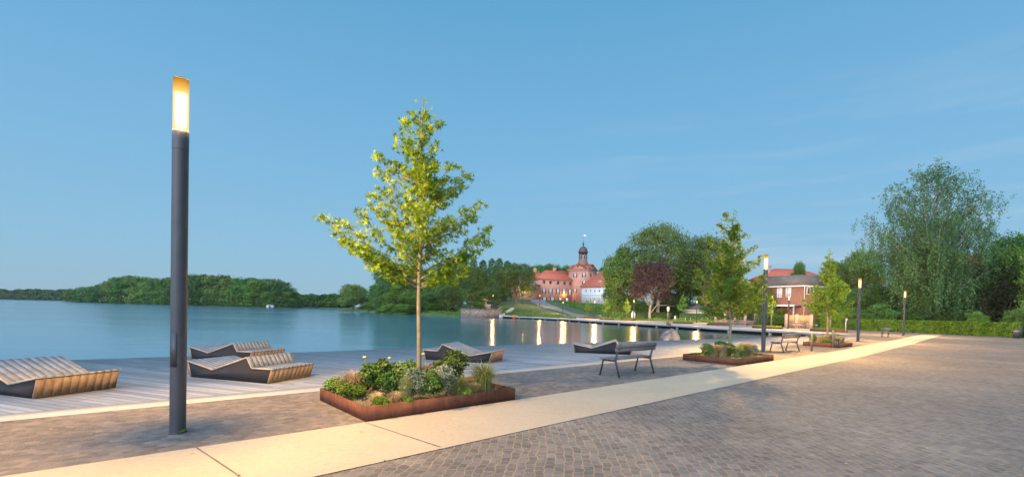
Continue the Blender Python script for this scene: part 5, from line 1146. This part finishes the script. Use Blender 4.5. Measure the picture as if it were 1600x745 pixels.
# island
isl_t = [(128, 452, 40), (140, 449, 36), (155, 447, 34), (170, 444, 40), (186, 437, 38), (202, 431, 46), (222, 434, 44), (238, 440, 34), (250, 438, 36), (264, 434, 40), (282, 431, 40), (300, 432, 42), (318, 430, 44), (335, 433, 36), (349, 430, 36), (362, 436, 34), (376, 437, 40), (392, 435, 40), (404, 436, 42), (420, 437, 44), (432, 441, 40), (444, 449, 36), (455, 457, 30), (461, 463, 22)]
spec = {6: 'tallest rounded tree at the left of the island', 0: 'small low tree at the left tip of the island', 14: 'rounded tree with sky gap just right of the foreground lamp on the island', 23: 'lowest tree at the right tip of the island', 18: 'bright green tree in the right half of the island'}
for i, (px, yt, wp) in enumerate(isl_t):
    Y = np.interp(px, [112, 160, 230, 300, 380, 440, 469], [560, 500, 430, 385, 355, 350, 362]) + 9 + (i % 3) * 4
    T((FA_, FB_, FC_)[(i * 7 + i // 3) % 3], 'broadleaf_tree', spec.get(i, 'one of the broadleaf trees crowding the wooded island in the lake'), px, Y, yt, wp * 1.05, 'trees crowding the island', crown_only=(i % 4 != 0))
for i, px in enumerate(range(122, 462, 13)):
    Y = np.interp(px, [112, 160, 230, 300, 380, 440, 469], [560, 500, 430, 385, 355, 350, 362]) + 5
    T((FB_, FC_, FA_)[i % 3], 'waterside_tree', 'low tree overhanging the water along the front of the island', px, Y, 459 - rng.uniform(0, 5) + (px < 180) * 2, 24, 'low trees at the island waterline', crown_only=True)
# distant wooded shores (one mass each)
def far_wood(name, label, p0, p1, Y0, Y1, yt0, yt1, n, size, mat, yb=None, seed=0):
    rg = np.random.default_rng(seed); V_, Q_ = [], []; lob = []
    k = int((p1 - p0) / 5)
    for j in range(k):
        f = (j + rg.random()) / k; px = p0 + (p1 - p0) * f; Y = Y0 + (Y1 - Y0) * f; yt = yt0 + (yt1 - yt0) * f + rg.uniform(-1.2, 1.6); h_ = ZT(px, yt, Y) + .5; r = h_ * .55; lob.append((AX(px, Y), Y + rg.uniform(0, 12), h_ * .5 - .5, r, r * .8, h_ * .5)); lob.append((AX(px + 2, Y), Y - 3, h_ * .22, r, r * .6, h_ * .26))
    V, Q = blob_crown(rg, lob, n, 10, (lob[0][5]) * .12, size, inner=.1); V[:, 2] = np.maximum(V[:, 2], -.5); o = link(name, np_mesh(name, V, Q), M[mat]); return tag(o, label, 'woodland', kind='stuff')
isl2 = MB(); isl2.prism([(AX(-700, 1150), 1150), (AX(118, 1100), 1095), (AX(135, 1100), 1100), (AX(480, 900), 900), (AX(480, 1300), 1300), (AX(-700, 1500), 1500)], -2, -.1); struct(isl2.build('far_shore_ground', M['bank']))
far_wood('far_wood', 'low dark wood along the distant shore at the far left', -420, 130, 1160, 1110, 449, 453.5, 12000, 4.2, 'leaf_b', seed=31)
far_wood('far_wood', 'low distant wood between the island and the bushy shore tree', 440, 545, 420, 400, 462, 458.5, 4000, 1.4, 'leaf_a', seed=32)
# near left shore and wood
T(PC, 'broadleaf_tree', 'round bushy tree standing alone at the water left of the big wood', 551, 198, 445, 42)
T(PD, 'waterside_tree', 'low bush right of the lone bushy shore tree', 571, 200, 464, 22)
T(PA, 'broadleaf_tree', 'slender pale tree in the gap left of the big wood', 586, 188, 445, 26)
T(PD, 'waterside_tree', 'reedy low bush at the foot of the slender pale tree', 583, 176, 472, 26)
W = [(606, 160, 417, 44, PB, 'dark tree forming the left edge of the big wood'), (628, 162, 412, 52, PD, 'big green tree just left of the sweetgum trunk in the wood'), (655, 160, 415, 54, PB, 'dark tree directly behind the sweetgum trunk'), (682, 152, 418, 50, PA, 'tree of the wood right of the sweetgum trunk'), (700, 160, 408, 48, PB, 'tall dark tree in the middle of the wood'),
     (620, 156, 445, 40, PD, 'lower leafy tree at the left front of the wood'), (646, 152, 452, 36, PD, 'lower bush left of the sweetgum trunk at the wood edge'), (672, 146, 455, 36, PB, 'lower dark bush right of the sweetgum trunk at the wood edge'), (700, 138, 446, 40, PC, 'olive toned small tree on the lawn edge of the wood'),
     (600, 158, 460, 26, PD, 'bush at the water at the left corner of the wood')]
for (px, Y, yt, wp, pr, lab) in W: T(pr, 'broadleaf_tree', lab, px, Y, yt, wp)
for i, (px, wp) in enumerate(((610, 30), (632, 30), (655, 30), (678, 28))): T(PD, 'waterside_bush', 'low bush hanging over the water along the big wood', px, 150 - i * 3, 474, wp, 'bushes along the water of the big wood', crown_only=True)
T(PC, 'broadleaf_tree', 'spreading olive green tree on the lawn above the fieldstone wall', 737, 127, 419, 56)
for i, (px, yt) in enumerate(((722, 412), (738, 409), (752, 411), (766, 409), (779, 408), (790, 412))): T(PCOL, 'lime_tree', ('first', 'second', 'third', 'fourth', 'fifth', 'last')[i] + ' from the left in the row of tall narrow trees behind the wall', px, 190, yt, 20, 'row of tall narrow trees left of the castle')
T(PB, 'broadleaf_tree', 'dark low tree behind the red awning kiosk', 757, 168, 445, 44); T(PD, 'shrub', 'dark shrub left of the kiosk', 745, 140, 470, 26, crown_only=True)
T(PC, 'chestnut_tree', 'large round chestnut in front of the left castle wing', 806, 168, 412, 64)
for i, (px, yt, wp) in enumerate(((828, 417, 26), (842, 414.5, 28), (856, 413.5, 28), (871, 414.5, 28), (884, 416, 26), (940, 418, 26), (953, 416.5, 26), (966, 414, 26))): T(PA if i % 3 else PB, 'park_tree', 'one of the tree tops of the castle park showing above the red roofs', px, 285, yt, wp, 'tree tops behind the castle')
# middle group
T(PD, 'lime_tree', 'green tree draping in front of the white building gable', 972, 124, 384, 56); T(PA, 'broadleaf_tree', 'low green tree at the right end of the white building', 960, 128, 432, 36)
T(PASH, 'ash_tree', 'tall spreading ash with thick pale trunk behind the copper beech', 1030, 116, 358, 104)
T(PBEE, 'copper_beech', 'dark purple copper beech across the pond', 1016.5, 108, 411, 62)
T(PASH, 'ash_tree', 'broad ash crown behind the left side of the maple', 1100, 118, 370, 86)
T(PB, 'broadleaf_tree', 'dark tree behind the slate pavilion', 1078, 128, 400, 56); T(PB, 'broadleaf_tree', 'dark tree between the beech and the ash trunk', 1048, 130, 425, 50)
T(PB, 'broadleaf_tree', 'dark tree behind the lower left of the maple crown', 1120, 122, 425, 60); T(PC, 'broadleaf_tree', 'olive tree behind the railing right of the maple trunk', 1155, 95, 432, 46); T(PA, 'broadleaf_tree', 'green tree behind the fieldstone wall left of the house', 1182, 92, 440, 34)
T(PD, 'shrub', 'rounded shrub behind the brick piered railing', 1140, 90, 478, 30, crown_only=True); T(PC, 'shrub', 'olive shrub behind the right end of the railing', 1165, 86, 476, 26, crown_only=True)
for i, (px, wp, yt, Y) in enumerate(((1005, 44, 470, 118), (1035, 44, 468, 121), (1062, 36, 466, 122), (985, 30, 462, 120))): T(PB, 'shrub', ('dark shrub behind the hedge left of the beech trunk', 'dark shrub behind the hedge under the beech', 'dark shrub behind the white post', 'dark shrub behind the covered figure')[i], px, Y, yt, wp, crown_only=True)
T(PA, 'broadleaf_tree', 'small tree top poking up between the roofs behind the brick house', 1244, 86, 411, 22)
# creeper on the house and wall
rg = np.random.default_rng(61); n = 2600; f = rg.random(n); px = 1183 + 52 * f; Z_ = rg.uniform(0, 1, n); C = []
for k_ in range(n):
    x, _ = FH.at(px[k_], 460); hmax = (zE - .3) * (1 - .75 * max(0, min(1, (px[k_] - 1208) / 16))) ; hmax = max(hmax, 2.6); q = P0 + FH.d * x + np.array([FH.d[1], -FH.d[0]]) * rg.uniform(.05, .3 if hmax > 3 else 2.6); C.append((q[0], q[1], Z_[k_] * hmax + rg.normal() * .15))
C = np.array(C) - np.array([P0[0], P0[1], 0]); V, Q = leaves(C, .26, rg, up=.1); o = link('creeper', np_mesh('creeper', V, Q), M['leaf_ivy']); o.location = (P0[0], P0[1], 0); tag(o, 'leafy green creeper climbing the left side of the brick house', 'climbing plant')
rg = np.random.default_rng(62); n = 1800; A0 = np.array([AX(1183, 77), 77.]); B0 = np.array([AX(1226, 69.5), 69.5]); f = rg.random(n); C = np.column_stack([A0 + (B0 - A0) * f[:, None] + rg.normal(size=(n, 2)) * .35, .6 + rg.random(n) * (1.9 + .8 * np.sin(f * 5))]) - np.array([A0[0], A0[1], 0]); V, Q = leaves(C, .24, rg, up=.2); o = link('creeper', np_mesh('creeper', V, Q), M['leaf_ivy']); o.location = (A0[0], A0[1], 0); tag(o, 'bushy creeper spilling over the fieldstone garden wall', 'climbing plant')
# right hand side
R_ = [(1312, 76, 412, 44, PC, 'feathery tree behind the third planter tree'), (1345, 80, 392, 62, PC, 'olive green tree behind the third lamp'), (1290, 82, 440, 40, PB, 'dark tree right of the brick house'), (1330, 70, 450, 60, PB, 'dark bushy tree behind the hedge left of the third lamp'), (1372, 68, 445, 60, PB, 'dark bushy tree behind the hedge between the two right hand lamps'),
      (1410, 72, 430, 70, PB, 'dark tree left of the birch trunk'), (1500, 64, 425, 64, PYEW, 'very dark yew right of the birch'), (1540, 60, 415, 76, PYEW, 'broad very dark yew near the right edge'), (1578, 58, 440, 60, PYEW, 'dark yew above the right end of the hedge'), (1602, 60, 366, 96, PA, 'bright green tree at the right edge of the picture'), (1640, 52, 390, 70, PD, 'green tree cut by the right edge'), (1460, 78, 440, 70, PB, 'dark tree behind the birch trunk'), (1562, 74, 388, 44, PA, 'green tree top between the orange red house and the right edge')]
for (px, Y, yt, wp, pr, lab) in R_: T(pr, 'yew_tree' if pr is PYEW else 'broadleaf_tree', lab, px, Y, yt, wp)
for i, (px, Y, yt, wp) in enumerate(((1298, 72, 490, 26), (1340, 63, 480, 40), (1380, 62, 474, 40), (1425, 62, 482, 36), (1478, 60, 485, 36), (1525, 55, 486, 26), (1592, 50, 480, 34))): T(PB if i != 5 else PD, 'shrub', ('dark shrub at the left end of the long hedge', 'dark shrub behind the hedge left of the third lamp', 'dark shrub behind the hedge right of the third lamp', 'shrub behind the hedge left of the birch trunk', 'dark shrub behind the hedge right of the birch trunk', 'light green shrub rising above the hedge under the yews', 'leafy shrub above the litter bin at the right')[i], px, Y, yt, wp, crown_only=True)
# weeping birch
def birch():
    rg = np.random.default_rng(77); Y = 61.0; X = AX(1463, Y); t = thing('weeping_birch', 'large weeping birch with pale trunk behind the long hedge', 'tree', (X, Y, 0)); top = ZT(1452, 256, Y); px2 = Y / 720; m = MB(); C = []
    tr = [Vector((0, 0, -.2)), Vector((-.1, 0, 3)), Vector((-.5, .1, 6)), Vector((-.9, .2, 9.5)), Vector((-.9, .2, 13)), Vector((-.6, 0, top - 2))]; m.tube(tr, [.38, .31, .26, .2, .13, .05], 10)
    # outline of the crown: half widths in metres by height fraction, left and right
    hl = [(0.14, 6.2), (0.3, 8.2), (.45, 9.2), (.6, 9.8), (.72, 9.2), (.84, 7.4), (.93, 5.0), (1.0, 1.2)]; hr = [(.14, 4.2), (.3, 6.2), (.45, 7.8), (.6, 9.2), (.68, 8.8), (.8, 7.0), (.93, 4.6), (1.0, 1.2)]
    nb = 140
    for i in range(nb):
        a = i * 2.399; zf = rg.uniform(.26, 1.0); ca, sa = math.cos(a), math.sin(a); tab = hl if ca < 0 else hr; R_ = np.interp(zf, [q[0] for q in tab], [q[1] for q in tab]) * rg.uniform(.6, 1.03)
        z = zf * top; zs = max(3.5, z - R_ * rg.uniform(.35, .8) - 1); k_ = min(4.99, max(0, zs / (top - 2) * 5)); s = tr[int(k_)].lerp(tr[int(k_) + 1], k_ - int(k_)); R_ *= .93; e = Vector((s.x * .5 + R_ * ca, R_ * sa * .6, z))
        mid = s.lerp(e, .5) + Vector((0, 0, .10 * R_)); m.tube([s, mid, e], [.048, .028, .01], 6)
        for j in range(36):
            f = rg.uniform(.22, 1.05); b = (s.lerp(mid, f * 2) if f < .5 else mid.lerp(e, (f - .5) * 2)) + Vector(rg.normal(size=3) * .55); ln = rg.uniform(.3, 2.2) * (.35 + (1 - zf) * 2.2); sw_ = rg.normal(size=2) * .12; n_ = int(ln * 15)
            for q in range(n_):
                g = q / n_; C.append((b.x + sw_[0] * g + rg.normal() * .15, b.y + sw_[1] * g + rg.normal() * .15, max(1.2, b.z + .25 * math.sin(g * 2) - ln * g)))
    C = np.array(C); V, Q = leaves(C, .21, rg, up=-.1, aspect=.6); m.build('trunk', M['birch_bark'], t, True); link('crown', np_mesh('crown', V, Q), M['leaf_birch'], t); return len(C)
birch()
# last: weeds at the lamp foot
o = bpy.data.objects.new('weed_tuft', S_low[0]); sc.collection.objects.link(o); o.location = (*G(284, 676), .0); o.scale = (.3, .3, .3); tag(o, 'tiny green weed tuft growing at the foot of the foreground lamp', 'weed')

# ================================================================== AIR
mb = MB(); mb.box((150, 620, 29), (3400, 1500, 64)); hz = mb.build('haze', None); tag(hz, 'thin blue evening haze over the lake', 'haze', kind='stuff')
m_, t_, o_ = newmat('evening_air'); pv2 = t_.nodes.new('ShaderNodeVolumePrincipled'); pv2.inputs['Color'].default_value = (.72, .85, 1.0, 1); pv2.inputs['Density'].default_value = .00005; pv2.inputs['Anisotropy'].default_value = .2
t_.links.new(pv2.outputs[0], o_.inputs['Volume']); hz.data.materials.append(m_)
